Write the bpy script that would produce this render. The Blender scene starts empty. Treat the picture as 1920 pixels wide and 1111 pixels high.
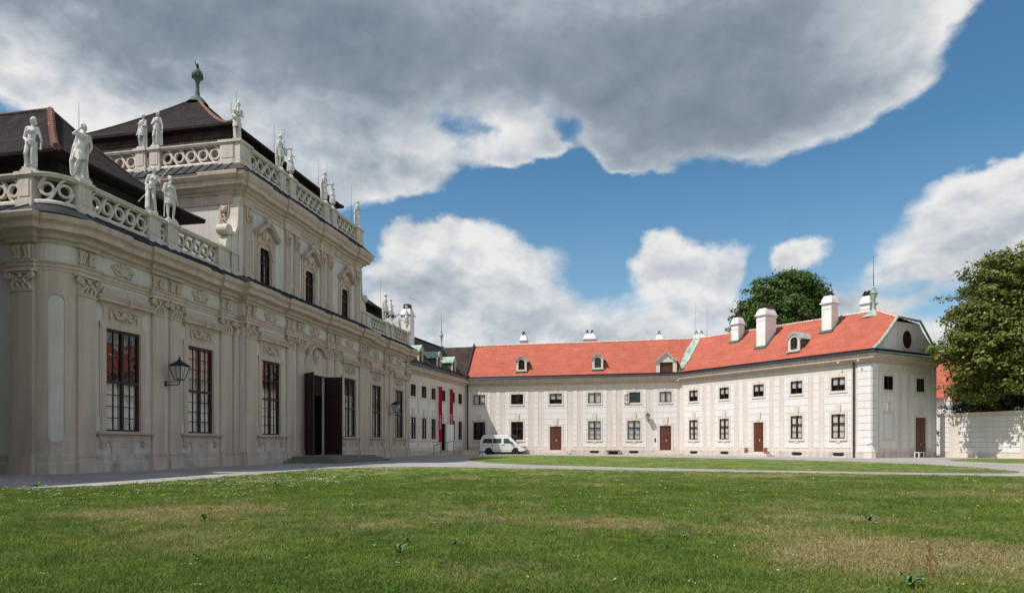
import bpy, bmesh, math, random
import numpy as np
from mathutils import Vector, Matrix
R=math.radians; PI=math.pi
scn=bpy.context.scene; COL=scn.collection
random.seed(7)
# ------------------------------------------------------------ camera
cam=bpy.data.cameras.new('camera'); cam.sensor_width=36; cam.lens=36*1260/1920
cam.shift_y=0.144; cam.clip_end=3000; cam.clip_start=0.1
co=bpy.data.objects.new('camera',cam); COL.objects.link(co)
co.location=(0,0,1.1); co.rotation_euler=(R(90),0,0); scn.camera=co
# ------------------------------------------------------------ sun and sky
SUN=Vector((-0.634,-0.352,1.0)).normalized()      # towards the sun
elev=math.asin(SUN.z); azim=math.atan2(SUN.x,SUN.y)
sl=bpy.data.lights.new('sun','SUN'); sl.energy=4.75; sl.angle=R(0.53); sl.color=(1,0.94,0.86)
so=bpy.data.objects.new('sun',sl); COL.objects.link(so)
so.rotation_euler=SUN.to_track_quat('Z','Y').to_euler(); so.location=(-20,-20,40)
scn.view_settings.view_transform='Standard'; scn.view_settings.look='None'
scn.view_settings.exposure=0.0; scn.view_settings.gamma=1
w=bpy.data.worlds.new('World'); scn.world=w; w.use_nodes=True
def build_sky():
    nt=w.node_tree; nt.nodes.clear(); N=nt.nodes.new; Lk=nt.links.new
    out=N('ShaderNodeOutputWorld'); bg=N('ShaderNodeBackground'); bg.inputs[1].default_value=SKYS=0.1
    sky=N('ShaderNodeTexSky'); sky.sky_type='NISHITA'; sky.sun_disc=False
    sky.sun_elevation=elev; sky.sun_rotation=azim; sky.air_density=1.1; sky.dust_density=0.3; sky.ozone_density=1.6
    geo=N('ShaderNodeTexCoord'); P=geo.outputs['Generated']
    def vm(op,a,b=None,s=None):
        n=N('ShaderNodeVectorMath'); n.operation=op
        for i,x in enumerate((a,b)):
            if x is None: continue
            if isinstance(x,(tuple,list)): n.inputs[i].default_value=x
            else: Lk(x,n.inputs[i])
        if s is not None: n.inputs['Scale'].default_value=s
        return n.outputs['Value'] if op in('LENGTH','DOT_PRODUCT') else n.outputs[0]
    def mt(op,a,b=0.0,c=None,cl=False):
        n=N('ShaderNodeMath'); n.operation=op; n.use_clamp=cl
        for i,x in enumerate((a,b,c)):
            if x is None: continue
            if isinstance(x,(int,float)): n.inputs[i].default_value=x
            else: Lk(x,n.inputs[i])
        return n.outputs[0]
    def noise(v,sc,det,rough=.55,lac=2.0):
        n=N('ShaderNodeTexNoise'); n.inputs['Scale'].default_value=sc; n.inputs['Detail'].default_value=det
        n.inputs['Roughness'].default_value=rough; n.inputs['Lacunarity'].default_value=lac; Lk(v,n.inputs['Vector']); return n
    def sstep(x,a,b,lo=0.0,hi=1.0):
        n=N('ShaderNodeMapRange'); n.interpolation_type='SMOOTHSTEP'
        Lk(x,n.inputs[0]); n.inputs[1].default_value=a; n.inputs[2].default_value=b; n.inputs[3].default_value=lo; n.inputs[4].default_value=hi
        return n.outputs[0]
    Pz=vm('MULTIPLY',P,(1,1,1.45))
    wv=noise(Pz,2.2,3,.5); warp=vm('SCALE',vm('SUBTRACT',wv.outputs['Color'],(.5,.5,.5)),None,.17)
    wv2=noise(Pz,9.0,5,.6); warp2=vm('SCALE',vm('SUBTRACT',wv2.outputs['Color'],(.5,.5,.5)),None,.07)
    D=vm('ADD',vm('ADD',P,warp),warp2)
    Dl=vm('ADD',P,vm('SCALE',warp,None,.6))
    def blob(v,x,y,rx,ry,wt):
        # direction given as slopes: x = sideways, y = upwards, per unit forward
        c=Vector((x,1,y)) if not isinstance(x,tuple) else Vector((x[0],x[1],y)); k=c.length if not isinstance(x,tuple) else 1.0; c.normalize(); c=c*k; c=c/k; ra,re=rx/k*1.0,ry/k
        dd=vm('SUBTRACT',v,tuple(c)); dd=vm('MULTIPLY',dd,(1/ra,1/ra,1/re)); l=vm('LENGTH',dd)
        return sstep(l,0.05,1.15,wt,0.0)
    def field(v,L,base):
        acc=None
        for b in L:
            o=blob(v,*b); acc=o if acc is None else mt('ADD',acc,o)
        return mt('ADD',acc,base)
    dens=field(D,CLOUD,.0)
    def puffs(v,sc,det,sm):
        n=N('ShaderNodeTexVoronoi'); n.feature='F1'; n.inputs['Scale'].default_value=sc; n.inputs['Detail'].default_value=det
        n.inputs['Roughness'].default_value=.55; n.inputs['Lacunarity'].default_value=2.15; n.normalize=True; Lk(v,n.inputs['Vector']); return n.outputs['Distance']
    wq=vm('ADD',Pz,vm('SCALE',vm('SUBTRACT',noise(Pz,7.,4,.6).outputs['Color'],(.5,.5,.5)),None,.10))
    pf=puffs(wq,8.5,3.0,.6)
    fb=noise(Pz,5.5,10,.60); fn=mt('SUBTRACT',fb.outputs[0],.5)
    puff=mt('SUBTRACT',.40,pf)
    edge=mt('ADD',mt('MULTIPLY',fn,1.5),mt('MULTIPLY',puff,.55))
    dn=mt('ADD',edge,dens)
    alpha=sstep(dn,.14,.70)
    # relief: the same field looked up a little towards the sun
    off=(SUN.x*.020,SUN.y*.020,.030)
    pf2=puffs(vm('ADD',wq,off),8.5,3.0,.6)
    fb2=noise(vm('ADD',Pz,off),6.0,8,.58); fb3=noise(Pz,6.0,8,.58)
    relief=mt('ADD',mt('MULTIPLY',mt('SUBTRACT',fb3.outputs[0],fb2.outputs[0]),1.2),mt('MULTIPLY',mt('SUBTRACT',pf2,pf),.75))
    dark=field(Dl,DARK,.0)
    flat=sstep(field(P,FLAT,.0),.1,.8,1.0,.62)
    dark=mt('MULTIPLY_ADD',mt('SUBTRACT',noise(Pz,3.0,7,.58).outputs[0],.5),.95,dark)
    core=sstep(dn,.45,1.2,-.08,.10)
    dark=mt('ADD',dark,core)
    lum=mt('ADD',mt('MULTIPLY',relief,flat),mt('SUBTRACT',.90,mt('MULTIPLY',dark,.62)))
    ramp=N('ShaderNodeValToRGB'); Lk(lum,ramp.inputs[0]); r=ramp.color_ramp
    r.elements[0].position=.0; r.elements[0].color=(.125,.17,.23,1)
    r.elements[1].position=1.; r.elements[1].color=(.83,.825,.82,1)
    for p,c in ((.25,(.165,.215,.275,1)),(.5,(.265,.325,.39,1)),(.75,(.50,.55,.60,1))):
        e=r.elements.new(p); e.color=c
    cl=vm('SCALE',ramp.outputs[0],None,1/SKYS)
    # pale milky air near the horizon
    z=N('ShaderNodeSeparateXYZ'); Lk(P,z.inputs[0])
    skyc=vm('MULTIPLY',sky.outputs[0],(SKYM[0],SKYM[1],SKYM[2]))
    hz=sstep(z.outputs[2],.0,.40,.50,0.0)
    m0=N('ShaderNodeMix'); m0.data_type='RGBA'; Lk(hz,m0.inputs[0]); Lk(skyc,m0.inputs[6]); m0.inputs[7].default_value=(4.6,6.0,7.2,1)
    m=N('ShaderNodeMix'); m.data_type='RGBA'; Lk(alpha,m.inputs[0]); Lk(m0.outputs[2],m.inputs[6]); Lk(cl,m.inputs[7])
    Lk(m.outputs[2],bg.inputs[0]); Lk(bg.outputs[0],out.inputs[0])
SKYM=(.62,1.0,1.12)
# clouds: sideways slope, upward slope, radii (in slope units), weight
CLOUD=[(-.72,.62,.50,.26,.75),(-.25,.68,.50,.28,.85),(.25,.68,.50,.30,1.0),(.66,.80,.34,.26,.9),(-.55,.46,.35,.22,.70),(-.25,.47,.26,.15,.65),(.30,.53,.34,.15,.95),(.52,.54,.16,.12,.55),
 (-.16,.37,.15,.09,.45),(.02,.470,.06,.045,.95),(.17,.45,.09,.06,.5),(-.13,.42,.08,.06,.4),
 (-.07,.265,.16,.085,1.0),(-.15,.21,.12,.07,.7),(.03,.19,.15,.075,.8),
 (.215,.27,.075,.065,.95),(.305,.255,.085,.060,.9),(.26,.20,.15,.055,.7),
 (.69,.37,.13,.09,1.0),(.80,.34,.16,.12,.9),(.60,.285,.10,.05,.75),(.72,.26,.2,.06,.6),(.445,.282,.050,.030,1.1),(.52,.20,.13,.05,.7),(.40,.19,.10,.05,.5),(.43,.335,.025,.02,.4),
 (.05,.14,.45,.05,.75),(.5,.13,.45,.05,.65),(-.05,.10,.8,.07,.6),(.5,.09,.6,.06,.5),(-.9,.3,.3,.3,.6),(1.1,.4,.3,.4,.5),
 (-.76,.485,.09,.05,-1.3),(-.20,.30,.06,.035,-.9),(-.13,.335,.08,.03,-.9),(.02,.475,.145,.085,-.75),(.10,.465,.05,.05,-.5),(.27,.365,.40,.070,-1.0),(.02,.365,.16,.045,-.9),(-.14,.325,.05,.03,-.5),(.62,.45,.16,.06,-.6),(.68,.56,.13,.15,-.9),(.76,.66,.12,.1,-.7),(.14,.29,.06,.05,-.7),(.385,.28,.03,.06,-.5),(.385,.235,.04,.03,-.4),(.52,.285,.03,.05,-.4),(.60,.235,.1,.02,-.3)]
DARK=[(-.45,.66,.40,.13,.45),(-.1,.60,.40,.13,.66),(.28,.50,.34,.12,.80),(.35,.68,.34,.12,.45),(.52,.62,.14,.10,-.15),(-.60,.60,.20,.08,.3),(-.22,.43,.24,.12,.26),
 (-.05,.18,.24,.035,.30),(-.12,.225,.10,.03,.18),(.26,.20,.13,.03,.25),(.70,.22,.25,.06,.30),(.74,.31,.16,.03,.15),(.445,.262,.05,.012,.2),(.1,.13,.6,.04,.18),
 (.70,.70,.10,.10,-.35),(-.62,.50,.16,.05,-.15),(.0,.46,.09,.04,-.25),(-.07,.30,.14,.05,-.18),(.25,.285,.12,.03,-.12),(.74,.40,.16,.06,-.15)]
FLAT=[(0,.66,.9,.26,1.),(.3,.52,.4,.16,.6)]
CLOUD+=[(.175,.405,.06,.045,1.25),(.235,.40,.05,.03,.9),(.01,.405,.08,.045,1.2),(.05,.43,.04,.04,.7)]
CLOUD+=[((0,-1),.6,1.25,.9,.70),((1,-.25),.35,.75,.45,.62),((-1,-.3),.3,.6,.4,.5)]  # unseen clouds added behind and beside the camera as neutral fill light
DARK+=[((0,-1),.6,1.3,1.0,.10),((1,-.25),.35,.75,.45,.10)]  # greys those added clouds to trim the fill
build_sky()
scn.render.engine='CYCLES'
# ------------------------------------------------------------ materials
def mat(name,col,rough=.85,var=.10,vs=1.3,bump=0.0,bs=30,streak=0.0,col2=None,c2s=.6,c2lo=.55,c2hi=.7,metal=0.0,spec=.3,coord='Object'):
    m=bpy.data.materials.new(name); m.use_nodes=True; nt=m.node_tree; N=nt.nodes.new; Lk=nt.links.new
    b=nt.nodes['Principled BSDF']; b.inputs['Roughness'].default_value=rough; b.inputs['Metallic'].default_value=metal
    b.inputs['Specular IOR Level'].default_value=spec
    tc=N('ShaderNodeTexCoord'); V=tc.outputs[coord]
    n=N('ShaderNodeTexNoise'); n.inputs['Scale'].default_value=vs; n.inputs['Detail'].default_value=7; n.inputs['Roughness'].default_value=.62; Lk(V,n.inputs[0])
    mr=N('ShaderNodeMapRange'); mr.inputs[1].default_value=.3; mr.inputs[2].default_value=.7; mr.inputs[3].default_value=1-var; mr.inputs[4].default_value=1+var*.6
    Lk(n.outputs[0],mr.inputs[0]); fac=mr.outputs[0]
    if streak>0:
        mp=N('ShaderNodeMapping'); mp.inputs['Scale'].default_value=(2.2,2.2,.14); Lk(V,mp.inputs[0])
        n2=N('ShaderNodeTexNoise'); n2.inputs['Scale'].default_value=1.6; n2.inputs['Detail'].default_value=6; Lk(mp.outputs[0],n2.inputs[0])
        m2=N('ShaderNodeMapRange'); m2.inputs[1].default_value=.42; m2.inputs[2].default_value=.7; m2.inputs[3].default_value=1; m2.inputs[4].default_value=1-streak; Lk(n2.outputs[0],m2.inputs[0])
        mm=N('ShaderNodeMath'); mm.operation='MULTIPLY'; Lk(fac,mm.inputs[0]); Lk(m2.outputs[0],mm.inputs[1]); fac=mm.outputs[0]
    base=N('ShaderNodeRGB'); base.outputs[0].default_value=(*col,1); C=base.outputs[0]
    if col2:
        n3=N('ShaderNodeTexNoise'); n3.inputs['Scale'].default_value=c2s; n3.inputs['Detail'].default_value=8; n3.inputs['Roughness'].default_value=.65; Lk(V,n3.inputs[0])
        m3=N('ShaderNodeMapRange'); m3.inputs[1].default_value=c2lo; m3.inputs[2].default_value=c2hi; Lk(n3.outputs[0],m3.inputs[0])
        mx=N('ShaderNodeMix'); mx.data_type='RGBA'; Lk(m3.outputs[0],mx.inputs[0]); Lk(C,mx.inputs[6]); mx.inputs[7].default_value=(*col2,1); C=mx.outputs[2]
    sc=N('ShaderNodeVectorMath'); sc.operation='SCALE'; Lk(C,sc.inputs[0]); Lk(fac,sc.inputs['Scale']); Lk(sc.outputs[0],b.inputs['Base Color'])
    if bump>0:
        nb=N('ShaderNodeTexNoise'); nb.inputs['Scale'].default_value=bs; nb.inputs['Detail'].default_value=4; Lk(V,nb.inputs[0])
        bp=N('ShaderNodeBump'); bp.inputs['Strength'].default_value=bump; bp.inputs['Distance'].default_value=.02; Lk(nb.outputs[0],bp.inputs['Height']); Lk(bp.outputs[0],b.inputs['Normal'])
    return m
def tilemat(name,c1,c2,mortar,bw,bh,rough=.8,msize=.012,var=.25,vs=.9,bump=.6,moss=None):
    m=bpy.data.materials.new(name); m.use_nodes=True; nt=m.node_tree; N=nt.nodes.new; Lk=nt.links.new
    b=nt.nodes['Principled BSDF']; b.inputs['Roughness'].default_value=rough; b.inputs['Specular IOR Level'].default_value=.2
    tc=N('ShaderNodeTexCoord'); sp=N('ShaderNodeSeparateXYZ'); Lk(tc.outputs['Object'],sp.inputs[0])
    ad=N('ShaderNodeMath'); ad.operation='ADD'; Lk(sp.outputs[0],ad.inputs[0]); Lk(sp.outputs[1],ad.inputs[1])
    cb=N('ShaderNodeCombineXYZ'); Lk(ad.outputs[0],cb.inputs[0]); Lk(sp.outputs[2],cb.inputs[1])
    wn=N('ShaderNodeTexNoise'); wn.inputs['Scale'].default_value=1.5; Lk(tc.outputs['Object'],wn.inputs[0])
    wa=N('ShaderNodeVectorMath'); wa.operation='MULTIPLY_ADD'; Lk(wn.outputs['Color'],wa.inputs[0]); wa.inputs[1].default_value=(.03,.03,0); Lk(cb.outputs[0],wa.inputs[2])
    br=N('ShaderNodeTexBrick'); Lk(wa.outputs[0],br.inputs[0]); br.inputs['Scale'].default_value=1
    br.inputs['Brick Width'].default_value=bw; br.inputs['Row Height'].default_value=bh; br.inputs['Mortar Size'].default_value=msize; br.inputs['Mortar Smooth'].default_value=.4
    br.inputs['Color1'].default_value=(*c1,1); br.inputs['Color2'].default_value=(*c2,1); br.inputs['Mortar'].default_value=(*mortar,1)
    n=N('ShaderNodeTexNoise'); n.inputs['Scale'].default_value=vs; n.inputs['Detail'].default_value=9; n.inputs['Roughness'].default_value=.68; Lk(tc.outputs['Object'],n.inputs[0])
    mr=N('ShaderNodeMapRange'); mr.inputs[1].default_value=.3; mr.inputs[2].default_value=.7; mr.inputs[3].default_value=1-var; mr.inputs[4].default_value=1+var*.7; Lk(n.outputs[0],mr.inputs[0])
    C=br.outputs['Color']
    if moss:
        n3=N('ShaderNodeTexNoise'); n3.inputs['Scale'].default_value=1.1; n3.inputs['Detail'].default_value=10; n3.inputs['Roughness'].default_value=.75; Lk(tc.outputs['Object'],n3.inputs[0])
        m3=N('ShaderNodeMapRange'); m3.inputs[1].default_value=.5; m3.inputs[2].default_value=.72; Lk(n3.outputs[0],m3.inputs[0])
        mx=N('ShaderNodeMix'); mx.data_type='RGBA'; Lk(m3.outputs[0],mx.inputs[0]); Lk(C,mx.inputs[6]); mx.inputs[7].default_value=(*moss,1); C=mx.outputs[2]
    sc=N('ShaderNodeVectorMath'); sc.operation='SCALE'; Lk(C,sc.inputs[0]); Lk(mr.outputs[0],sc.inputs['Scale']); Lk(sc.outputs[0],b.inputs['Base Color'])
    # overlapping rows: saw profile
    fr=N('ShaderNodeMath'); fr.operation='FRACT'; dv=N('ShaderNodeMath'); dv.operation='DIVIDE'; Lk(sp.outputs[2],dv.inputs[0]); dv.inputs[1].default_value=bh; Lk(dv.outputs[0],fr.inputs[0])
    ms=N('ShaderNodeMath'); ms.operation='MULTIPLY_ADD'; Lk(br.outputs['Fac'],ms.inputs[0]); ms.inputs[1].default_value=-1.0; 
    iv=N('ShaderNodeMath'); iv.operation='SUBTRACT'; iv.inputs[0].default_value=1; Lk(fr.outputs[0],iv.inputs[1]); Lk(iv.outputs[0],ms.inputs[2])
    bp=N('ShaderNodeBump'); bp.inputs['Strength'].default_value=bump; bp.inputs['Distance'].default_value=.03; Lk(ms.outputs[0],bp.inputs['Height']); Lk(bp.outputs[0],b.inputs['Normal'])
    return m
def glassmat(name,tint=(.5,.55,.55),wob=.006,transp=.9):
    m=bpy.data.materials.new(name); m.use_nodes=True; nt=m.node_tree; N=nt.nodes.new; Lk=nt.links.new; nt.nodes.clear()
    o=N('ShaderNodeOutputMaterial'); t=N('ShaderNodeBsdfTransparent'); t.inputs[0].default_value=(transp,transp,transp,1)
    g=N('ShaderNodeBsdfGlossy'); g.inputs['Roughness'].default_value=.02; g.inputs[0].default_value=(.9,.92,.92,1)
    tc=N('ShaderNodeTexCoord'); n=N('ShaderNodeTexNoise'); n.inputs['Scale'].default_value=2.2; n.inputs['Detail'].default_value=2; Lk(tc.outputs['Object'],n.inputs[0])
    bp=N('ShaderNodeBump'); bp.inputs['Strength'].default_value=1; bp.inputs['Distance'].default_value=wob; Lk(n.outputs[0],bp.inputs['Height']); Lk(bp.outputs[0],g.inputs['Normal'])
    fz=N('ShaderNodeLayerWeight'); fz.inputs[0].default_value=.5
    pw=N('ShaderNodeMath'); pw.operation='POWER'; Lk(fz.outputs['Facing'],pw.inputs[0]); pw.inputs[1].default_value=3.6
    mr=N('ShaderNodeMapRange'); Lk(pw.outputs[0],mr.inputs[0]); mr.inputs[3].default_value=.09; mr.inputs[4].default_value=1.0
    mx=N('ShaderNodeMixShader'); Lk(mr.outputs[0],mx.inputs[0]); Lk(t.outputs[0],mx.inputs[1]); Lk(g.outputs[0],mx.inputs[2]); Lk(mx.outputs[0],o.inputs[0])
    return m
M={}
M['field']=mat('plaster_pale_grey',(.60,.572,.535),.9,.09,.8,.15,25,.12)
M['trim']=mat('plaster_warm_beige',(.545,.45,.378),.9,.12,.9,.25,25,.20)
M['trim2']=mat('plaster_warm_beige_stained',(.50,.445,.38),.9,.16,1.3,.3,25,.28,col2=(.24,.22,.20),c2s=.9,c2lo=.60,c2hi=.76)
M['relief']=mat('plaster_relief',(.58,.485,.395),.85,.12,3.,.3,40,.1)
M['bal']=mat('balustrade_stone',(.62,.565,.50),.9,.14,2.,.3,40,.22)
M['stone']=mat('statue_stone',(.70,.69,.66),.85,.18,4.,.4,45,.30,col2=(.30,.30,.285),c2s=3.2,c2lo=.52,c2hi=.74)
M['step']=mat('step_stone',(.20,.20,.185),.8,.22,2.,.4,30,.0)
M['sheet']=mat('zinc_sheet',(.045,.050,.058),.42,.25,1.5,.1,6,.2,metal=.35)
M['copper']=mat('verdigris_copper',(.40,.50,.43),.75,.22,2.,.2,20,.35,col2=(.22,.27,.22),c2s=1.4,c2lo=.55,c2hi=.75)
M['copdark']=mat('dark_patina',(.075,.13,.105),.7,.3,2.,.2,20,.3)
M['rwall']=mat('wing_plaster_beige',(.675,.605,.55),.9,.08,.7,.15,25,.12)
M['rpanel']=mat('wing_plaster_white',(.74,.718,.705),.9,.06,.6,.12,25,.09)
M['rbase']=mat('stained_base_plaster',(.62,.565,.52),.9,.16,1.6,.3,30,.25,col2=(.34,.31,.28),c2s=1.1,c2lo=.55,c2hi=.75)
M['cwall']=mat('chimney_plaster',(.79,.78,.775),.9,.08,1.,.2,25,.10)
M['frame']=mat('window_frame_brown',(.040,.018,.014),.45,.2,4.,0)
M['door']=mat('door_brown',(.115,.042,.028),.5,.2,3.,.15,30,.15)
M['doordark']=mat('door_dark_brown',(.030,.016,.013),.45,.25,3.,.15,30,.1)
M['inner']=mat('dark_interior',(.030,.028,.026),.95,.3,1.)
M['blind']=mat('white_blind',(.62,.63,.63),.9,.08,4.,0,30,.12)
M['curtain']=mat('pale_curtain',(.78,.74,.69),.95,.15,6.,0,30,.35)
M['glass']=glassmat('old_window_glass')
M['red']=tilemat('red_roof_tiles',(.475,.130,.085),(.42,.112,.073),(.28,.072,.050),1.7,.20,.85,.016,.20,.9,.55,moss=(.42,.13,.088))
M['darkroof']=tilemat('old_brown_roof_tiles',(.046,.028,.024),(.022,.015,.014),(.005,.0035,.0035),.22,.19,.95,.030,.5,1.2,.8,moss=(.045,.038,.030))
M['brownroof']=tilemat('brown_roof_tiles',(.085,.052,.045),(.050,.033,.030),(.012,.009,.008),.22,.22,.9,.020,.4,1.2,.9,moss=(.07,.065,.05))
M['ridged']=mat('old_ridge_tiles',(.10,.075,.062),.9,.4,5.,.4,40,.2,col2=(.22,.20,.16),c2s=3,c2lo=.5,c2hi=.7)
M['ridge']=mat('terracotta_ridge',(.27,.125,.10),.85,.3,5.,.4,40,.2,col2=(.55,.42,.34),c2s=3,c2lo=.55,c2hi=.7)
M['ridgew']=mat('mortared_ridge',(.62,.42,.34),.85,.3,7.,.4,40,.0,col2=(.72,.66,.60),c2s=5,c2lo=.45,c2hi=.6)
M['iron']=mat('black_iron',(.018,.018,.019),.5,.2,6.,0,metal=.3)
M['pipe']=mat('brown_downpipe',(.075,.040,.034),.5,.2,3.,0)
M['lampglass']=mat('lamp_glass',(.42,.43,.42),.3,.15,4.,0,spec=.5)
M['banner']=mat('red_banner',(.42,.012,.03),.7,.12,2.,.1,8)
M['lettering']=mat('white_lettering',(.75,.75,.75),.7,.02,2.)
M['carpaint']=mat('white_car_paint',(.70,.71,.70),.28,.05,2.,0,spec=.5)
M['carglass']=mat('dark_car_glass',(.035,.045,.045),.06,.2,3.,0,spec=.7)
M['tyre']=mat('rubber',(.015,.015,.015),.8,.2,6.)
M['rim']=mat('steel_rim',(.35,.35,.35),.4,.15,6.,metal=.6)
M['plastic']=mat('dark_plastic',(.05,.052,.055),.6,.15,6.)
M['orange']=mat('indicator',(.6,.2,.03),.3,.05,6.)
M['lens']=mat('headlamp_lens',(.55,.56,.58),.15,.05,6.,spec=.7)
M['pot']=mat('terracotta_pot',(.40,.12,.07),.8,.2,6.)
M['wood']=mat('bench_wood',(.30,.23,.18),.8,.25,5.)
M['bark']=mat('tree_bark',(.075,.058,.042),.95,.35,3.,.6,20)
# ------------------------------------------------------------ mesh builder.  input is (s,d,z): along, out towards the court, up
class MB:
    def __init__(s): s.v=[]; s.f=[]; s.mi=[]; s.cur=0
    def add(s,vs,fs):
        o=len(s.v); s.v.extend(vs)
        for f in fs: s.f.append([i+o for i in f]); s.mi.append(s.cur)
        return s
    def box(s,x0,x1,y0,y1,z0,z1,tx=0,ty=0):
        return s.add([(x0,y0,z0),(x1,y0,z0),(x1,y1,z0),(x0,y1,z0),(x0+tx,y0+ty,z1),(x1-tx,y0+ty,z1),(x1-tx,y1-ty,z1),(x0+tx,y1-ty,z1)],
            [(0,1,2,3),(4,7,6,5),(0,4,5,1),(1,5,6,2),(2,6,7,3),(3,7,4,0)])
    def quad(s,a,b,c,d): return s.add([a,b,c,d],[(0,1,2,3)])
    def prism(s,poly,a,b,ax='y'):   # poly in (x,z) if ax y ; (x,y) if ax z ; (y,z) if ax x
        n=len(poly)
        if ax=='y': A=[(p[0],a,p[1]) for p in poly]; B=[(p[0],b,p[1]) for p in poly]
        elif ax=='z': A=[(p[0],p[1],a) for p in poly]; B=[(p[0],p[1],b) for p in poly]
        else: A=[(a,p[0],p[1]) for p in poly]; B=[(b,p[0],p[1]) for p in poly]
        return s.add(A+B,[tuple(range(n)),tuple(range(2*n-1,n-1,-1))]+[(i,(i+1)%n,(i+1)%n+n,i+n) for i in range(n)])
    def tube(s,pts,r,n=6,cap=True):
        pts=[Vector(p) for p in pts]; rs=r if isinstance(r,(list,tuple)) else [r]*len(pts)
        vs=[]; up=Vector((0,0,1)); prev=None
        for i,p in enumerate(pts):
            t=(pts[min(i+1,len(pts)-1)]-pts[max(i-1,0)]).normalized()
            if prev is None:
                a=t.cross(up)
                if a.length<.1: a=t.cross(Vector((1,0,0)))
            else: a=prev-t*prev.dot(t)
            a.normalize(); prev=a; b=t.cross(a)
            for k in range(n):
                q=p+(a*math.cos(2*PI*k/n)+b*math.sin(2*PI*k/n))*rs[i]; vs.append(tuple(q))
        fs=[]
        for i in range(len(pts)-1):
            for k in range(n): fs.append((i*n+k,i*n+(k+1)%n,(i+1)*n+(k+1)%n,(i+1)*n+k))
        if cap: fs.append(tuple(range(n-1,-1,-1))); fs.append(tuple((len(pts)-1)*n+k for k in range(n)))
        return s.add(vs,fs)
    def lathe(s,prof,c=(0,0,0),n=12,ax='z',a0=0,a1=2*PI):
        full=abs(a1-a0-2*PI)<1e-6; m=n if full else n+1; vs=[]
        for (r,h) in prof:
            for k in range(m):
                a=a0+(a1-a0)*k/n; x,y=r*math.cos(a),r*math.sin(a)
                p=(x,y,h) if ax=='z' else ((x,h,y) if ax=='y' else (h,x,y))
                vs.append((p[0]+c[0],p[1]+c[1],p[2]+c[2]))
        fs=[]
        for i in range(len(prof)-1):
            for k in range(m if full else n):
                k2=(k+1)%m; fs.append((i*m+k,i*m+k2,(i+1)*m+k2,(i+1)*m+k))
        return s.add(vs,fs)
    def ball(s,c,r,n=8,m=5,sc=(1,1,1)):
        prof=[(max(1e-4,math.sin(PI*i/m)),-math.cos(PI*i/m)) for i in range(m+1)]
        t=MB().lathe(prof,(0,0,0),n); 
        return s.add([(c[0]+p[0]*r*sc[0],c[1]+p[1]*r*sc[1],c[2]+p[2]*r*sc[2]) for p in t.v],t.f)
    def caps(s,p0,r0,p1,r1,n=8):
        p0,p1=Vector(p0),Vector(p1); t=(p1-p0).normalized(); L=(p1-p0).length
        pts=[p0-t*r0*.95,p0-t*r0*.6,p0,p0.lerp(p1,.5),p1,p1+t*r1*.6,p1+t*r1*.95]
        return s.tube(pts,[r0*.25,r0*.8,r0,(r0+r1)/2,r1,r1*.8,r1*.25],n)
    def ribbon(s,pts,hw,y0,y1,closed=False):   # flat strap in x-z plane
        n=len(pts); vs=[]
        for i in range(n):
            a=pts[(i-1)%n] if closed else pts[max(i-1,0)]; b=pts[(i+1)%n] if closed else pts[min(i+1,n-1)]
            dx,dz=b[0]-a[0],b[1]-a[1]; l=math.hypot(dx,dz) or 1; nx,nz=-dz/l*hw,dx/l*hw; p=pts[i]
            vs+=[(p[0]+nx,y0,p[1]+nz),(p[0]+nx,y1,p[1]+nz),(p[0]-nx,y1,p[1]-nz),(p[0]-nx,y0,p[1]-nz)]
        fs=[]
        for i in range(n if closed else n-1):
            j=(i+1)%n
            for k in range(4): fs.append((i*4+k,i*4+(k+1)%4,j*4+(k+1)%4,j*4+k))
        if not closed: fs+=[(0,1,2,3),((n-1)*4+3,(n-1)*4+2,(n-1)*4+1,(n-1)*4)]
        return s.add(vs,fs)
    def sweep(s,prof,path,closed_prof=True):  # prof (out,z) ; path (s,d), outward is to the left of travel
        n=len(path); m=len(prof); vs=[]
        for i,p in enumerate(path):
            def nrm(a,b):
                dx,dy=b[0]-a[0],b[1]-a[1]; l=math.hypot(dx,dy); return (-dy/l,dx/l)
            n1=nrm(path[i-1],p) if i>0 else nrm(p,path[i+1]); n2=nrm(p,path[i+1]) if i<n-1 else n1
            mx,my=n1[0]+n2[0],n1[1]+n2[1]; k=mx*n1[0]+my*n1[1]; k=max(k,.25); mx/=k; my/=k
            for (o,z) in prof: vs.append((p[0]+mx*o,p[1]+my*o,z))
        fs=[]
        for i in range(n-1):
            for j in range(m if closed_prof else m-1):
                j2=(j+1)%m; fs.append((i*m+j,i*m+j2,(i+1)*m+j2,(i+1)*m+j))
        if closed_prof: fs.append(tuple(range(m-1,-1,-1))); fs.append(tuple((n-1)*m+j for j in range(m)))
        return s.add(vs,fs)
    def merge(s,o,off=(0,0,0),flip=False,sc=1,rot=None):
        vs=[]
        for p in o.v:
            x,y,z=p; x*=-1 if flip else 1; x*=sc;y*=sc;z*=sc
            if rot: c,q=math.cos(rot),math.sin(rot); x,y=x*c-y*q,x*q+y*c
            vs.append((x+off[0],y+off[1],z+off[2]))
        return s.add(vs,o.f)
    def map(s,fn): s.v=[fn(p) for p in s.v]; return s
    def mesh(s,name,mats,smooth=None,raw=False):
        me=bpy.data.meshes.new(name)
        me.from_pydata(s.v if raw else [(p[0],-p[1],p[2]) for p in s.v],[],s.f)
        if not isinstance(mats,(list,tuple)): mats=[mats]
        for m in mats: me.materials.append(m)
        if len(mats)>1: me.polygons.foreach_set('material_index',s.mi)
        bm=bmesh.new(); bm.from_mesh(me); bmesh.ops.recalc_face_normals(bm,faces=bm.faces); bm.to_mesh(me); bm.free()
        if smooth:
            me.polygons.foreach_set('use_smooth',[True]*len(me.polygons))
            try: me.set_sharp_from_angle(angle=R(smooth))
            except Exception: pass
        me.update(); return me
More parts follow.
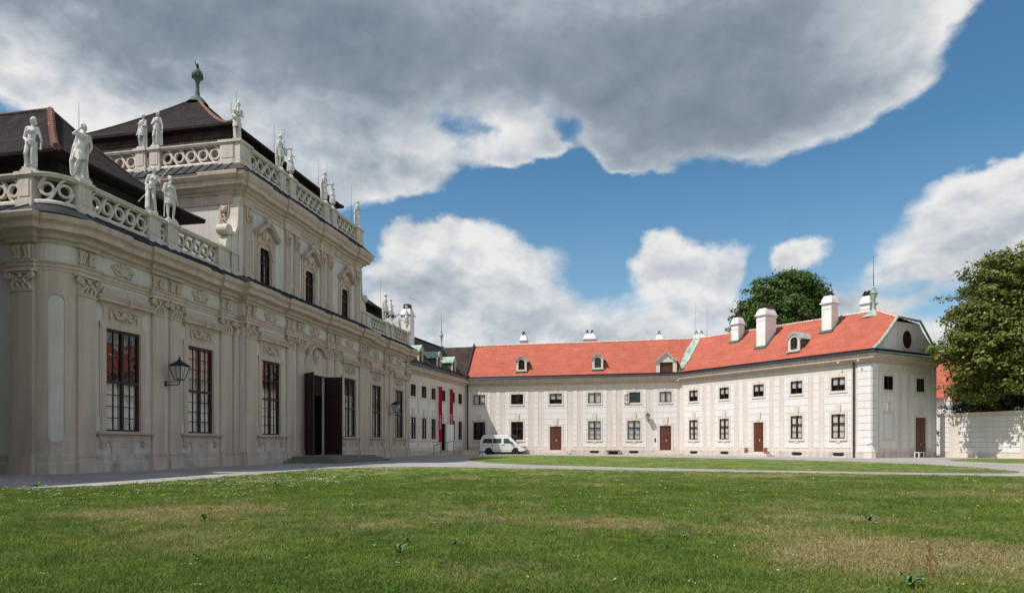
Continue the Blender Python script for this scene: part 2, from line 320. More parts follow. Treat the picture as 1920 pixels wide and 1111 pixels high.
def ob(name,me,parent=None,loc=(0,0,0),rz=0,raw=False,label=None,scale=None):
    o=bpy.data.objects.new(name,me); COL.objects.link(o)
    if parent: o.parent=parent
    o.location=loc if raw else (loc[0],-loc[1],loc[2]); o.rotation_euler=(0,0,rz)
    if scale: o.scale=scale
    if label: o['label']=label
    return o
def thing(name,label,cat,loc=(0,0,0),rz=0,group=None,me=None,kind=None):
    o=bpy.data.objects.new(name,me); COL.objects.link(o); o.location=loc; o.rotation_euler=(0,0,rz)
    if kind: o['kind']=kind
    if label: o['label']=label
    if cat: o['category']=cat
    if group: o['group']=group
    return o
# main facade frame
U=Vector((.20284,.97921,0)); NN=Vector((.97921,-.20284,0)); A0=Vector((-16.36,25.2,0)); AROT=math.atan2(U.y,U.x)
def W(s,d,z=0): return A0+U*s+NN*d+Vector((0,0,z))
def wall_grid(mb,s0,s1,z0,z1,d,holes,rev=.25):
    xs=sorted(set([s0,s1]+[h[0] for h in holes]+[h[1] for h in holes])); zs=sorted(set([z0,z1]+[h[2] for h in holes]+[h[3] for h in holes]))
    for i in range(len(xs)-1):
        for j in range(len(zs)-1):
            cx,cz=(xs[i]+xs[i+1])/2,(zs[j]+zs[j+1])/2
            if any(h[0]<cx<h[1] and h[2]<cz<h[3] for h in holes): continue
            mb.quad((xs[i],d,zs[j]),(xs[i+1],d,zs[j]),(xs[i+1],d,zs[j+1]),(xs[i],d,zs[j+1]))
    for h in holes:
        a,b,c,e=h
        mb.quad((a,d,c),(a,d-rev,c),(a,d-rev,e),(a,d,e)); mb.quad((b,d,c),(b,d-rev,c),(b,d-rev,e),(b,d,e))
        mb.quad((a,d,c),(b,d,c),(b,d-rev,c),(a,d-rev,c)); mb.quad((a,d,e),(b,d,e),(b,d-rev,e),(a,d-rev,e))
def arc(cx,cy,r,a0,a1,n): return [(cx+r*math.cos(a0+(a1-a0)*i/n),cy+r*math.sin(a0+(a1-a0)*i/n)) for i in range(n+1)]
# ------------------------------------------------------------ carved ornament
def spiral(cx,cz,r0,r1,turns,a0,sgn,y,n=16):
    return [(cx+(r0+(r1-r0)*i/n)*math.cos(a0+sgn*turns*2*PI*i/n),y,cz+(r0+(r1-r0)*i/n)*math.sin(a0+sgn*turns*2*PI*i/n)) for i in range(n+1)]
def capital_mb(w,th=.12):
    m=MB(); h=w/2
    m.box(-h-.03,h+.03,0,th+.05,0,.05)
    m.box(-h+.02,h-.02,0,th+.01,.05,.60)
    for k in range(4):                                   # acanthus row
        x=-h+.09+k*(w-.18)/3
        m.tube([(x,th+.01,.07),(x,th+.05,.20),(x,th+.11,.28),(x,th+.07,.31)],[.055,.06,.045,.02],5)
    for sg in (-1,1):
        m.tube([(sg*p[0],p[1],p[2]) for p in spiral(h+.005,.56,.155,.03,1.4,PI/2,-1,th+.12)],.036,5)
        m.lathe([(.001,th+.02),(.13,th+.02),(.12,th+.10),(.001,th+.10)],(sg*(h+.005),0,.56),10,'y')
        m.tube([(sg*(h-.06),th+.04,.12),(sg*(h*.55),th+.11,.30),(sg*h*.25,th+.08,.45)],[.03,.045,.03],5)
        m.tube([(sg*.03,th+.08,.40),(sg*h*.5,th+.12,.33),(sg*h*.8,th+.08,.42)],.028,5)
    m.ball((0,th+.08,.56),.085,8,5,(1,.7,1.2)); m.ball((0,th+.05,.33),.06,7,4)
    m.tube([(-h*.75,th+.05,.68),(0,th+.12,.63),(h*.75,th+.05,.68)],.035,5)
    m.box(-h-.13,h+.13,0,th+.17,.70,.78)
    return m
def garland_mb(w,h):
    m=MB(); rr=random.Random(3)
    m.ball((0,.05,h*.62),.13,8,6,(1,.6,1.25)); m.ball((0,.09,h*.60),.05,6,4)
    for sg in (-1,1):
        m.tube([(sg*p[0],p[1],p[2]) for p in spiral(w*.42,h*.72,.13,.03,1.2,PI*.9,-1,.04)],.035,5)
        m.tube([(sg*w*.36,.04,h*.62),(sg*w*.27,.07,h*.30),(sg*w*.15,.07,h*.30),(sg*.07,.05,h*.58)],[.03,.06,.065,.03],6)
        m.tube([(sg*w*.47,.04,h*.62),(sg*w*.49,.05,h*.30),(sg*w*.45,.04,.04)],[.04,.05,.02],5)
        m.tube([(sg*.10,.04,h*.75),(sg*w*.22,.06,h*.92),(sg*w*.33,.04,h*.85)],.032,5)
        for k in range(5):
            t=k/4; m.ball((sg*(w*.35-w*.24*t),.09,h*(.56-.28*math.sin(PI*t))),.045,6,4)
        m.tube([(sg*.05,.05,h*.4),(sg*.10,.06,h*.2),(sg*.03,.04,.02)],[.03,.04,.015],5)
    return m
def trophy_mb(w,h,seed):
    m=MB(); r=random.Random(seed); z=h*.45
    for k in range(9):
        a=PI/2+(k-4)*.34+r.uniform(-.08,.08); L=w*.5*(.75+.3*abs(math.cos(a)))*(1 if abs(math.cos(a))>.5 else .75)
        x,zz=math.cos(a)*L,z+math.sin(a)*h*.55
        m.tube([(0,.03,z-.05),(x*.6,.05,z+(zz-z)*.6),(x,.04,zz)],[.03,.045,.015],5)
        if k%2: m.ball((x*.75,.05,z+(zz-z)*.75),.07,6,4,(1,.5,1.1))
    t=r.randint(0,2)
    if t==0: m.lathe([(.001,.13),(.10,.12),(.19,.08),(.20,.02)],(0,0,z),12,'y')
    elif t==1: m.prism([(-.2,z),(0,z-.24),(.2,z),(0,z+.24)],0,.10)
    else: m.ball((0,.06,z),.2,10,6,(.8,.5,1.2))
    for sg in (-1,1): m.tube([(0,.05,z-.15),(sg*w*.28,.05,z-.2),(sg*w*.48,.03,z+.12)],[.04,.05,.02],5)
    return m
def bracket_mb(h):   # leafy frieze bracket
    m=MB(); w=.17
    m.box(-w,w,0,.05,0,h)
    for sg in (-1,1):
        m.tube([(sg*.08,.06,h*.95),(sg*.09,.16,h*.72),(sg*.09,.11,h*.5),(sg*.08,.09,h*.25),(sg*.09,.15,h*.08)],[.05,.075,.05,.045,.06],6)
    m.tube([(0,.08,h*.9),(0,.10,h*.5),(0,.09,.05)],[.03,.045,.03],5)
    m.ball((0,.14,h*.72),.07,6,4)
    return m
def mask_mb():      # lion mask with scrolls over the upper pilasters
    m=MB(); m.ball((0,.10,.55),.17,9,6,(1,.75,1.15)); m.ball((0,.2,.47),.075,7,4)
    for sg in (-1,1):
        m.ball((sg*.07,.2,.62),.035,6,4); m.ball((sg*.13,.08,.72),.06,6,4)
        m.tube([(sg*.22,.05,.85),(sg*.25,.07,.5),(sg*.2,.08,.15),(sg*.05,.07,.02)],.04,5)
        m.tube([(sg*p[0],p[1],p[2]) for p in spiral(.2,.86,.08,.02,1.1,0,1,.06,8)],.03,5)
    m.tube([(-.1,.1,.3),(0,.14,.2),(.1,.1,.3)],.035,5); return m
def guilloche(L,h,th=.14,hw=.036):
    m=MB(); n=max(1,round(L/(h*.74))); p=L/n; R0=min(h*.37,p*.46)
    R1=R0*.80
    for k in range(n):
        cx=p*(k+.5)
        m.ribbon([(cx+R1*math.cos(2*PI*i/14),h/2+R1*math.sin(2*PI*i/14)) for i in range(14)],hw*1.25,-th/2,th/2,True)
    for k in range(n+1):
        xa,xb=p*(k-.5),p*(k+.5); pts=[]
        for i in range(11):
            t=i/10; x=xa+(xb-xa)*t; z=h/2-(h/2-hw*.8)*math.cos(PI*t)
            if -.001<=x<=L+.001: pts.append((x,z))
        if len(pts)>1: m.ribbon(pts,hw*1.15,-th/2-.012,th/2+.012)
    m.box(0,L,-th/2+.02,th/2-.02,-.02,.05); m.box(0,L,-th/2+.02,th/2-.02,h-.05,h+.02)
    return m
def frame_mb(w,h,cols,rows,transom=None,fw=.07,mw=.028,mull=True):
    m=MB(); a=w/2
    m.box(-a,-a+fw,0,.09,0,h); m.box(a-fw,a,0,.09,0,h); m.box(-a+fw,a-fw,0,.088,0,fw); m.box(-a+fw,a-fw,0,.088,h-fw,h)
    if mull: m.box(-.055,.055,0,.11,fw,h-fw)
    segs=[(fw,h-fw)]
    if transom is not None:
        m.box(-a+fw,a-fw,0,.10,transom-.055,transom+.055); segs=[(fw,transom-.055),(transom+.055,h-fw)]
    tot=sum(b-c for c,b in segs)
    for (c,b) in segs:
        r=max(1,round(rows*(b-c)/tot))
        for i in range(1,r):
            z=c+(b-c)*i/r; m.box(-a+fw,a-fw,.012,.062,z-mw/2,z+mw/2)
    for sg in (-1,1):
        x0,x1=(.055 if mull else 0),a-fw
        for i in range(1,cols//2):
            x=sg*(x0+(x1-x0)*i/(cols//2)); m.box(x-mw/2,x+mw/2,.010,.060,fw,h-fw)
    return m
MESH={}
def cached(k,fn):
    if k not in MESH: MESH[k]=fn()
    return MESH[k]
# ------------------------------------------------------------ the palace pavilion on the left
P=thing('baroque_palace','shaded cream baroque pavilion with tall gridded windows, carved pilasters and parapets','palace',A0,AROT)
r0=.85
arcL=arc(-.0,-r0,r0,PI,PI/2,8)      # centre (0,-.85)
arcR=arc(35.3,-r0,r0,PI/2,0,8)
MIDd=.35
def wallpath(extra=0.0,pils=()):
    pts=[(-r0,-17)]
    for (a,b) in ((-1.82,-.90),): 
        if extra: pts+=[(-r0,a-.06),(-r0-extra,a-.06),(-r0-extra,b+.06),(-r0,b+.06)]
    pts+=arcL[1:-1] if not extra else arcL[2:-1]
    x=0.0; pts.append((0,0)) if not extra else None
    def run(sa,sb,d,lst):
        o=[(sa,d)] if not(extra and lst and lst[0][0]<=sa+.02) else []
        for (a,b) in lst:
            if a>sa+.02: o+=[(a,d),(a,d+extra)]
            else: o+=[(sa,d+extra)]
            if b<sb-.02: o+=[(b,d+extra),(b,d)]
            else: o+=[(sb,d+extra)]
        if not lst or lst[-1][1]<sb-.02: o.append((sb,d))
        return o
    if extra:
        pts+=run(0,10.08,0,[(0,.86),(3.79,5.70),(8.50,9.40)])
        pts+=run(10.08,25.1,MIDd,[(10.08,11.15),(14.05,16.15),(19.05,21.15),(24.05,25.1)])
        pts+=run(25.1,35.3,0,[(25.8,26.75),(29.5,31.41),(34.44,35.3)])
        pts+=arcR[1:-2]
    else:
        pts+=[(10.08,0),(10.08,MIDd),(25.1,MIDd),(25.1,0)]+arcR
    if extra: pts+=[(35.3+r0,-.84),(35.3+r0+extra,-.84),(35.3+r0+extra,-1.9),(35.3+r0,-1.9)]
    pts+=[(35.3+r0,-17)]
    out=[pts[0]]
    for q in pts[1:]:
        if math.hypot(q[0]-out[-1][0],q[1]-out[-1][1])>.004: out.append(q)
    return out
PL=wallpath(); PX=wallpath(.13)
WZ0,WZ1=1.61,5.69
side_w=[2.30,7.10,28.10,32.90]; mid_w=[12.60,22.60]
def hole(c): return (c-.92,c+.92,WZ0,WZ1)
m=MB(); wall_grid(m,0,10.08,0,7.5,0,[hole(c) for c in side_w[:2]],.13); wall_grid(m,25.1,35.3,0,7.5,0,[hole(c) for c in side_w[2:]],.13)
DW=(16.35,18.85,.40,5.45)
wall_grid(m,10.08,25.1,0,7.5,MIDd,[hole(c) for c in mid_w]+[DW],.30 if 0 else .14)
m.sweep([(0,0),(0,7.5)],[(10.08,0),(10.08,MIDd)],False); m.sweep([(0,0),(0,7.5)],[(25.1,MIDd),(25.1,0)],False)
m.sweep([(0,0),(0,7.5)],[(35.3,0)]+arcR[1:]+[(35.3+r0,-17)],False)
m.sweep([(0,0),(0,7.5)],[(-r0,-17)]+arcL,False); m.quad((-r0,-17,0),(35.3+r0,-17,0),(35.3+r0,-17,8.5),(-r0,-17,8.5))
m.sweep([(0,7.5),(0,8.6)],PL,False)
ob('wall',m.mesh('palace_wall',M['field']),P)
m=MB(); m.sweep([(.0,0),(.13,0),(.13,.36),(.10,.40),(.08,.44),(.08,.66),(.05,.72),(0,.72)],[(-r0,-17)]+arcL+[(10.08,0),(10.08,MIDd),(16.3,MIDd)]); 
m.sweep([(.0,0),(.13,0),(.13,.36),(.10,.40),(.08,.44),(.08,.66),(.05,.72),(0,.72)],[(18.9,MIDd),(25.1,MIDd),(25.1,0)]+arcR+[(35.3+r0,-17)])
ob('plinth',m.mesh('palace_plinth',M['trim2']),P)
m=MB(); m.sweep([(0,7.46),(.05,7.46),(.05,7.56),(.09,7.58),(.09,7.68),(.16,7.74),(.16,7.79),(0,7.80)],PX); ob('architrave',m.mesh('architrave',M['trim']),P)
m=MB(); m.sweep([(0,8.44),(.06,8.46),(.10,8.56),(.26,8.60),(.28,8.72),(.34,8.76),(.62,8.80),(.64,8.98),(.70,9.04),(.80,9.10),(.86,9.24),(.86,9.30),(0,9.32)],PX); ob('cornice',m.mesh('cornice',M['trim']),P)
def seamed(name,prof,path,parent,step=.62,rib=.035):
    m=MB(); m.sweep(prof,path)
    # standing seams
    for i in range(len(path)-1):
        a,b=Vector((*path[i],0)),Vector((*path[i+1],0)); L=(b-a).length
        if L<.35: continue
        t=(b-a)/L; nn=Vector((-t.y,t.x,0)); n=max(1,int(L/step))
        o0,z0=prof[1]; o1,z1=prof[2]
        for k in range(n+1):
            q=a+t*(L*(k+.5)/(n+1)); p0=q+nn*(o0-.005); p1=q+nn*o1
            m.tube([(p0.x,p0.y,z0+.02),(p1.x,p1.y,z1+.02)],rib,4)
    return ob(name,m.mesh(name,M['sheet']),parent)
seamed('cornice_roof',[(0,9.325),(.93,9.325),(.05,9.86),(0,9.86)],PL,P)
# pilasters
def pilaster(c,d,w,z0=.0,kind='full'):
    def body():
        q=MB(); h=w/2
        q.box(-h,h,0,.12,.72,6.68)
        q.box(-h-.10,h+.10,0,.24,0,.40); q.box(-h-.07,h+.07,0,.21,.40,.48); q.box(-h-.03,h+.03,0,.17,.48,.62); q.box(-h-.06,h+.06,0,.20,.62,.72)
        return q.mesh('pilaster_shaft',M['trim'])
    p=ob('pilaster',cached(('pil',round(w,2)),body),P,(c,d,0))
    ob('capital',cached(('cap',round(w,2)),lambda:capital_mb(w).mesh('capital',M['relief'],50)),p,(0,0,6.68)); return p
def brackets(c,d,w):
    for sg in ((-1,1) if w>.6 else (0,)):
        ob('frieze_bracket',cached('brk',lambda:bracket_mb(.64).mesh('frieze_bracket',M['relief'],50)),P,(c+sg*w*.27,d,7.80))
for c,d,w in ((.42,0,.8),(4.20,0,.7),(5.29,0,.72),(8.96,0,.82),(10.62,MIDd,.95),(14.55,MIDd,.76),(15.72,MIDd,.76),(19.48,MIDd,.76),(20.65,MIDd,.76),(24.58,MIDd,.95),
              (26.24,0,.82),(29.91,0,.72),(31.0,0,.7),(34.86,0,.82)):
    pilaster(c,d,w); brackets(c,d,w)
# reentrant half pilasters and the side-face pilaster
for c in (9.82,25.4): pilaster(c,0,.40)
sp=MB(); sp.box(-.46,.46,0,.12,.72,6.68); sp.box(-.56,.56,0,.24,0,.40); sp.box(-.52,.52,0,.2,.40,.62); sp.box(-.54,.54,0,.2,.62,.72)
for (s,rz,dd) in ((-r0,PI/2,-1.36),(35.3+r0,-PI/2,-1.36)):
    q=ob('pilaster',sp.mesh('side_pilaster',M['trim']),P,(s,dd,0),-rz)
    ob('capital',cached(('cap',.92),lambda:capital_mb(.92).mesh('capital',M['relief'],50)),q,(0,0,6.68))
    for sg in (-1,1): ob('frieze_bracket',MESH['brk'],P,(s,dd+sg*.22,7.80),-rz)
# niche on the rounded corners
def corner_panel(cx,sgn,parent):
    pts=[]; hw=.30
    for i in range(9): a=PI*i/8; pts.append((hw*math.cos(a),6.35+hw*math.sin(a)))
    for i in range(9): a=PI+PI*i/8; pts.append((hw*math.cos(a),1.45+hw*math.sin(a)))
    full=[]
    for i in range(len(pts)):
        a,b=pts[i],pts[(i+1)%len(pts)]; full.append(a)
    def bend(p):
        th=p[0]/r0; rad=r0+p[1]; a=(PI*.75-th) if sgn<0 else (PI*.25-th)
        return (cx+rad*math.cos(a),-r0+rad*math.sin(a),p[2])
    m=MB(); m.ribbon(full,.045,.0,.045,True); m.map(bend); ob('niche_moulding',m.mesh('niche_moulding',M['trim']),parent)
    m=MB()   # beige corner ground around the pale niche
    nz=[.72]+[1.45-.30+.06*i for i in range(6)]+[6.35+.05*i for i in range(7)]+[7.46]
    for j in range(len(nz)-1):
        za,zb=nz[j],nz[j+1]; zc=(za+zb)/2
        wq=0
        if 1.15<zc<6.65: wq=.30 if 1.45<=zc<=6.35 else (math.sqrt(max(0,.09-(1.45-zc)**2)) if zc<1.45 else math.sqrt(max(0,.09-(zc-6.35)**2)))
        for side in (-1,1):
            x0,x1=side*wq,side*(.667)
            for k in range(4):
                xa,xb=x0+(x1-x0)*k/4,x0+(x1-x0)*(k+1)/4
                m.quad((xa,.02,za),(xb,.02,za),(xb,.02,zb),(xa,.02,zb))
    m.map(bend); ob('corner_ground',m.mesh('corner_ground',M['trim']),parent)
corner_panel(0,-1,P); corner_panel(35.3,1,P)
# tall windows
def surround_big():
    m=MB()
    for sg in (-1,1):
        m.box(*sorted((sg*.92,sg*1.14)),0,.07,1.58,5.69); m.box(*sorted((sg*1.14,sg*1.22)),0,.045,2.2,5.85)
    m.box(-1.22,1.22,0,.066,5.69,5.93); m.box(-1.05,1.05,0,.04,5.93,6.60)
    m.box(-1.14,1.14,0,.052,6.52,6.60)
    return m.mesh('window_surround',M['trim'])
def hood_big():
    m=MB(); w=1.42
    m.sweep([(0,6.58),(.06,6.58),(.12,6.66),(.30,6.70),(.32,6.80),(.38,6.86),(.38,6.90),(0,6.92)],[(-w+.3,-.01),(-w+.3,0),(w-.3,0),(w-.3,-.01)])
    # curved lead cap
    n=5; pr=[(.62*math.cos(t*PI/2/n)*1.0,t) for t in range(n+1)]
    vs=[];lev=[(1.36,.34,6.92),(1.26,.22,7.02),(1.14,.13,7.14),(1.05,.08,7.30)]
    for (a,d,z) in lev: vs+=[(-a,0,z),(-a,d,z),(a,d,z),(a,0,z)]
    fs=[]
    for i in range(3):
        for k in range(3): fs.append((i*4+k,i*4+k+1,i*4+5+k,i*4+4+k))
    fs.append((12,13,14,15)); m.add(vs,fs)
    m.box(-.05,.05,.30,.42,6.62,6.94)
    return m.mesh('hood',M['trim'])
def sill_big():
    m=MB(); m.sweep([(0,1.36),(.08,1.36),(.12,1.44),(.26,1.50),(.28,1.58),(.28,1.61),(0,1.615)],[(-1.22,-.01),(-1.22,0),(1.22,0),(1.22,-.01)])
    m.box(-1.2,1.2,0,.07,1.22,1.36)
    for sg in (-1,1):
        m.box(*sorted((sg*.98,sg*1.20)),0,.16,1.02,1.24,.01,.0); m.box(*sorted((sg*.96,sg*1.22)),0,.18,.97,1.02)
        for k in range(3): m.box(sg*1.09-.08+.06*k,sg*1.09-.05+.06*k,.16,.185,1.04,1.2)
    m.prism([(-.82,1.22),(.82,1.22),(.66,1.10),(.60,.72),(-.60,.72),(-.66,1.10)],0,.045)
    m.lathe([(.001,.08),(.11,.08),(.14,.04)],(0,0,1.1),12,'y'); m.ball((0,.08,1.12),.04,6,4)
    return m.mesh('sill',M['trim'])
CT=[1.95,3.95,3.95,3.95,2.6,2.9]
def big_window(c,d,k):
    f=ob('window',cached('bwf',lambda:frame_mb(1.80,4.06,4,8,1.98,.08,.032).mesh('window_frame',M['frame'])),P,(c,d-.11,WZ0))
    ob('pane',cached('bwp',lambda:MB().quad((-.88,0,.02),(.88,0,.02),(.88,0,4.04),(-.88,0,4.04)).mesh('pane',M['glass'])),f,(0,.025,0))
    ob('window_surround',cached('bws',surround_big),f,(0,.11,-WZ0)); ob('hood',cached('bwh',hood_big),f,(0,.11,-WZ0)); ob('sill',cached('bwi',sill_big),f,(0,.11,-WZ0))
    ob('garland',cached('gar',lambda:garland_mb(1.5,.55).mesh('garland',M['relief'],50)),f,(0,.15,5.99-WZ0))
    def curt():
        mm=MB(); r=random.Random(k)
        for (a,b) in ((-.86,-.02),(.02,.86)):
            n=14
            for i in range(n):
                x0,x1=a+(b-a)*i/n,a+(b-a)*(i+1)/n; y0,y1=.05*math.sin(i*2.1),.05*math.sin((i+1)*2.1)
                mm.quad((x0,-.12+y0*.6,.05),(x1,-.12+y1*.6,.05),(x1,-.12+y1*.6,CT[k]),(x0,-.12+y0*.6,CT[k]))
        return mm.mesh('curtain',M['curtain'])
    ob('curtain',cached(('cur',k),curt),f)
for i,c in enumerate(side_w): big_window(c,0,i)
for i,c in enumerate(mid_w): big_window(c,MIDd,i+4)
for i,(c,d) in enumerate([(2.3,0),(7.1,0),(12.6,MIDd),(17.6,MIDd),(22.6,MIDd),(28.1,0),(32.9,0)]):
    ob('trophy_relief',trophy_mb(1.25,.62,i*5+1).mesh('trophy_relief',M['relief'],50),P,(c,d,7.82))
m=MB(); m.box(.2,35,-2.6,-2.55,0,8); m.box(.2,35,-2.55,-.4,0,.1); m.box(.2,35,-2.55,-.4,7.2,7.3)
for x in (4.7,10,15,20,25.3,30.5): m.box(x,x+.1,-2.55,-.35,0,8)
ob('room_interior',m.mesh('room_interior',M['inner']),P)
# portal
m=MB()
for sg in (-1,1): m.box(*sorted((17.6+sg*1.25,17.6+sg*1.55)),MIDd,MIDd+.09,.4,5.45)
m.box(16.05,19.15,MIDd,MIDd+.088,5.45,5.78)
pts=[(-1.35,5.78),(-1.25,6.3),(-.95,6.75),(-.88,7.0),(.88,7.0),(.95,6.75),(1.25,6.3),(1.35,5.78)]
m.prism([(17.6+x,z) for x,z in pts],MIDd,MIDd+.07)
ob('portal_surround',m.mesh('portal_surround',M['trim']),P)
m=MB(); path=[(-1.25,6.72)]+[(-1.0,6.76)]+[(1.0*math.sin(a),6.72+.52*math.cos(a)) for a in [(-70+14*i)*PI/180 for i in range(11)]]+[(1.0,6.76),(1.25,6.72)]
m.ribbon([(17.6+x,z) for x,z in path],.085,MIDd,MIDd+.36); m.ribbon([(17.6+x,z+.10) for x,z in path],.03,MIDd,MIDd+.42)
ob('portal_pediment',m.mesh('portal_pediment',M['trim']),P)
m=MB(); m.ball((0,.08,.7),.2,9,6,(1,.7,1.3))
for sg in (-1,1):
    m.tube([(sg*.1,.08,.95),(sg*.3,.1,.8),(sg*.25,.08,.4),(sg*.1,.07,.1)],[.04,.06,.05,.02],5)
m.tube([(0,.08,.5),(.05,.1,.2),(0,.06,-.15)],[.07,.05,.02],5)
ob('cartouche',m.mesh('cartouche',M['relief'],50),P,(17.6,MIDd+.07,6.05))
m=MB(); m.box(16.35,18.85,MIDd-.30,MIDd-.2,4.2,5.45); ob('door_frame',m.mesh('door_frame',M['frame']),P)
# glazed inner door, ajar
def leaf_mb(w,h,th=.07):
    q=MB(); q.box(0,w,0,th,0,h)
    for (a,b) in ((.12,.27),(.31,.70),(.74,.96)):
        for y0,y1 in ((th,th+.025),(-.025,0)):
            q.box(.14,w-.14,y0,y1,h*a,h*b); q.box(.22,w-.22,*( (y1,y1+.02) if y0>0 else (y0-.02,y0)),h*a+.09,h*b-.09)
    return q
d1=ob('door_leaf',leaf_mb(1.22,5.0).mesh('door_leaf',M['doordark']),P,(18.88,MIDd+.05,.42),-PI/2)
d2=ob('door_leaf',leaf_mb(1.22,5.0).mesh('door_leaf',M['doordark']),P,(16.32,MIDd+.05,.42),-PI*.70)
for dd in (d1,d2): ob('handle',MB().tube([(1.1,.09,2.0),(1.1,.14,2.0),(1.0,.14,2.0)],.015,5).mesh('handle',M['iron']),dd)
for x,rz,a in ((16.45,-.25,0),(18.75,.45,PI)):
    g=ob('glazed_leaf',frame_mb(1.1,3.7,2,5,.9,.10,.03,False).mesh('glazed_leaf',M['frame']),P,(x+(.55 if a==0 else -.5),MIDd-.45,.42),rz)
    ob('pane',MB().quad((-.5,.03,.8),(.5,.03,.8),(.5,.03,3.6),(-.5,.03,3.6)).mesh('pane',M['glass']),g)
m=MB(); m.box(16.0,19.6,-2.4,-2.35,.4,5.4); m.box(16.5,17.15,-.62,-.60,.9,3.9); m.box(18.1,18.7,-.62,-.60,.9,3.9); ob('hall_wall',m.mesh('hall_wall',M['curtain']),P)
# steps
m=MB()
for k,(i,z0,z1) in enumerate(((0,0,.13),(.38,.13,.26),(.76,.26,.39))):
    m.box(13.7+i,21.6-i*.9,.45,3.8-i,z0,z1-.03); m.box(13.66+i,21.64-i*.9,.42,3.84-i,z1-.03,z1)
ob('entrance_steps',m.mesh('entrance_steps',M['step']),P)
# ------------------------------------------------------------ parapets
def capprof(z): return [(-.15,z),(.15,z),(.17,z+.05),(.21,z+.09),(.21,z+.15),(-.21,z+.15),(-.21,z+.09),(-.17,z+.05)]
def footprof(z): return [(-.17,z),(.17,z),(.17,z+.08),(.13,z+.15),(-.13,z+.15),(-.17,z+.08)]
def parapet(path,z0,h,peds,guis):
    """path: polyline for rails; peds: (s,d,w,rot) ; guis: (p0,p1)"""
    m=MB(); m.sweep(footprof(z0),path); m.sweep(capprof(z0+h-.15),path); ob('parapet_rail',m.mesh('parapet_rail',M['bal']),P)
    for (s,d,w,rz) in peds:
        def pb():
            q=MB(); a=w/2; q.box(-a,a,-.20,.20,-.10,h-.16); q.box(-a-.05,a+.05,-.25,.25,-.10,.16); q.box(-a-.04,a+.04,-.24,.24,h-.17,h-.11); q.box(-a-.08,a+.08,-.29,.29,h-.11,h+.015)
            if w>.4:
                q.box(-a+.10,a-.10,.20,.225,.26,h-.26); q.box(-a+.10,a-.10,-.225,-.20,.26,h-.26)
            return q.mesh('pedestal',M['bal'])
        ob('pedestal',cached(('ped',round(w,2),round(h,2)),pb),P,(s,d,z0),-rz)
    for (a,b) in guis:
        L=math.hypot(b[0]-a[0],b[1]-a[1]); rz=math.atan2(b[1]-a[1],b[0]-a[0])
        ob('pierced_panel',cached(('gui',round(L,2),round(h,2)),lambda:guilloche(L,h-.28).mesh('pierced_panel',M['bal'],30)),P,(a[0],a[1],z0+.14),-rz)
Z1,H1=9.86,1.13; i_=.02
lowpL=[(-r0+.05,-16)]+[(-r0+.05,-r0)]+arc(0,-r0,r0-.05,PI,PI/2,8)[1:]+[(9.9,-.05)]
parapet(lowpL,Z1,H1,[(-r0+.05,-1.22,.62,-PI/2),(.30,-.05,.60,0),(3.95,-.05,.66,0),(5.08,-.05,.66,0),(8.75,-.05,.86,0),(9.62,-.05,.5,0),(-r0+.05,-4.9,.6,-PI/2),(-r0+.05,-8.4,.6,-PI/2)],
  [((.62,-.05),(3.60,-.05)),((4.30,-.05),(4.73,-.05)),((5.43,-.05),(8.30,-.05)),((-r0+.05,-1.55),(-r0+.05,-4.55)),((-r0+.05,-5.25),(-r0+.05,-8.05)),((-r0+.05,-8.75),(-r0+.05,-13))])
lowpR=[(25.3,-.05)]+arc(35.3,-r0,r0-.05,PI/2,0,8)+[(36.10,-16)]
parapet(lowpR,Z1,H1,[(25.6,-.05,.5,0),(26.45,-.05,.86,0),(30.12,-.05,.66,0),(31.25,-.05,.66,0),(34.90,-.05,.60,0),(36.10,-1.22,.62,PI/2),(36.10,-4.9,.6,PI/2)],
  [((26.90,-.05),(29.77,-.05)),((30.47,-.05),(30.90,-.05)),((31.60,-.05),(34.58,-.05)),((36.10,-1.55),(36.10,-4.55)),((36.10,-5.25),(36.10,-8.05))])
for cx,a0,a1 in ((0,PI*.97,PI*.53),(35.3,PI*.47,PI*.03)):     # curved corner panels
    g=guilloche(r0*abs(a1-a0),H1-.28)
    def bend(p,cx=cx,a0=a0,a1=a1):
        t=p[0]/(r0*abs(a1-a0)); a=a0+(a1-a0)*t; rr=r0-.05+p[1]; return (cx+rr*math.cos(a),-r0+rr*math.sin(a),p[2])
    g.map(bend); ob('pierced_panel',g.mesh('pierced_panel',M['bal'],30),P,(0,0,Z1+.14))
# ------------------------------------------------------------ upper storey
US0,US1,UD=10.20,25.30,0.0; UB=-15.5
AW=[(12.60,),(17.60,),(22.60,)]; AH0,ASP,AR=9.95,11.55,.62     # sill, spring, radius
m=MB(); wall_grid(m,US0,US1,9.3,14.0,UD,[(c[0]-AR,c[0]+AR,AH0,ASP+AR) for c in AW],.2)
for (c,) in AW:
    N_=12; ar=[(c+AR*math.cos(PI*i/N_),ASP+AR*math.sin(PI*i/N_)) for i in range(N_+1)]
    for i in range(N_):
        a,b=ar[i],ar[i+1]; top=ASP+AR
        m.quad((a[0],UD,a[1]),(b[0],UD,b[1]),(b[0],UD,top),(a[0],UD,top)); m.quad((a[0],UD,a[1]),(b[0],UD,b[1]),(b[0],UD-.2,b[1]),(a[0],UD-.2,a[1]))
UPath=[(US0,UB),(US0,UD),(US1,UD),(US1,UB)]
m.sweep([(0,9.0),(0,15.2)],[(US0,UB),(US0,UD)],False); m.sweep([(0,9.0),(0,15.2)],[(US1,UD),(US1,UB)],False); m.quad((US0,UB,9),(US1,UB,9),(US1,UB,15.2),(US0,UB,15.2)); m.sweep([(0,14.0),(0,15.2)],[(US0,UD),(US1,UD)],False)
ob('upper_wall',m.mesh('upper_wall',M['field']),P)
upil=[(10.95,.72),(14.92,.62),(15.95,.62),(19.25,.62),(20.28,.62),(24.55,.72)]
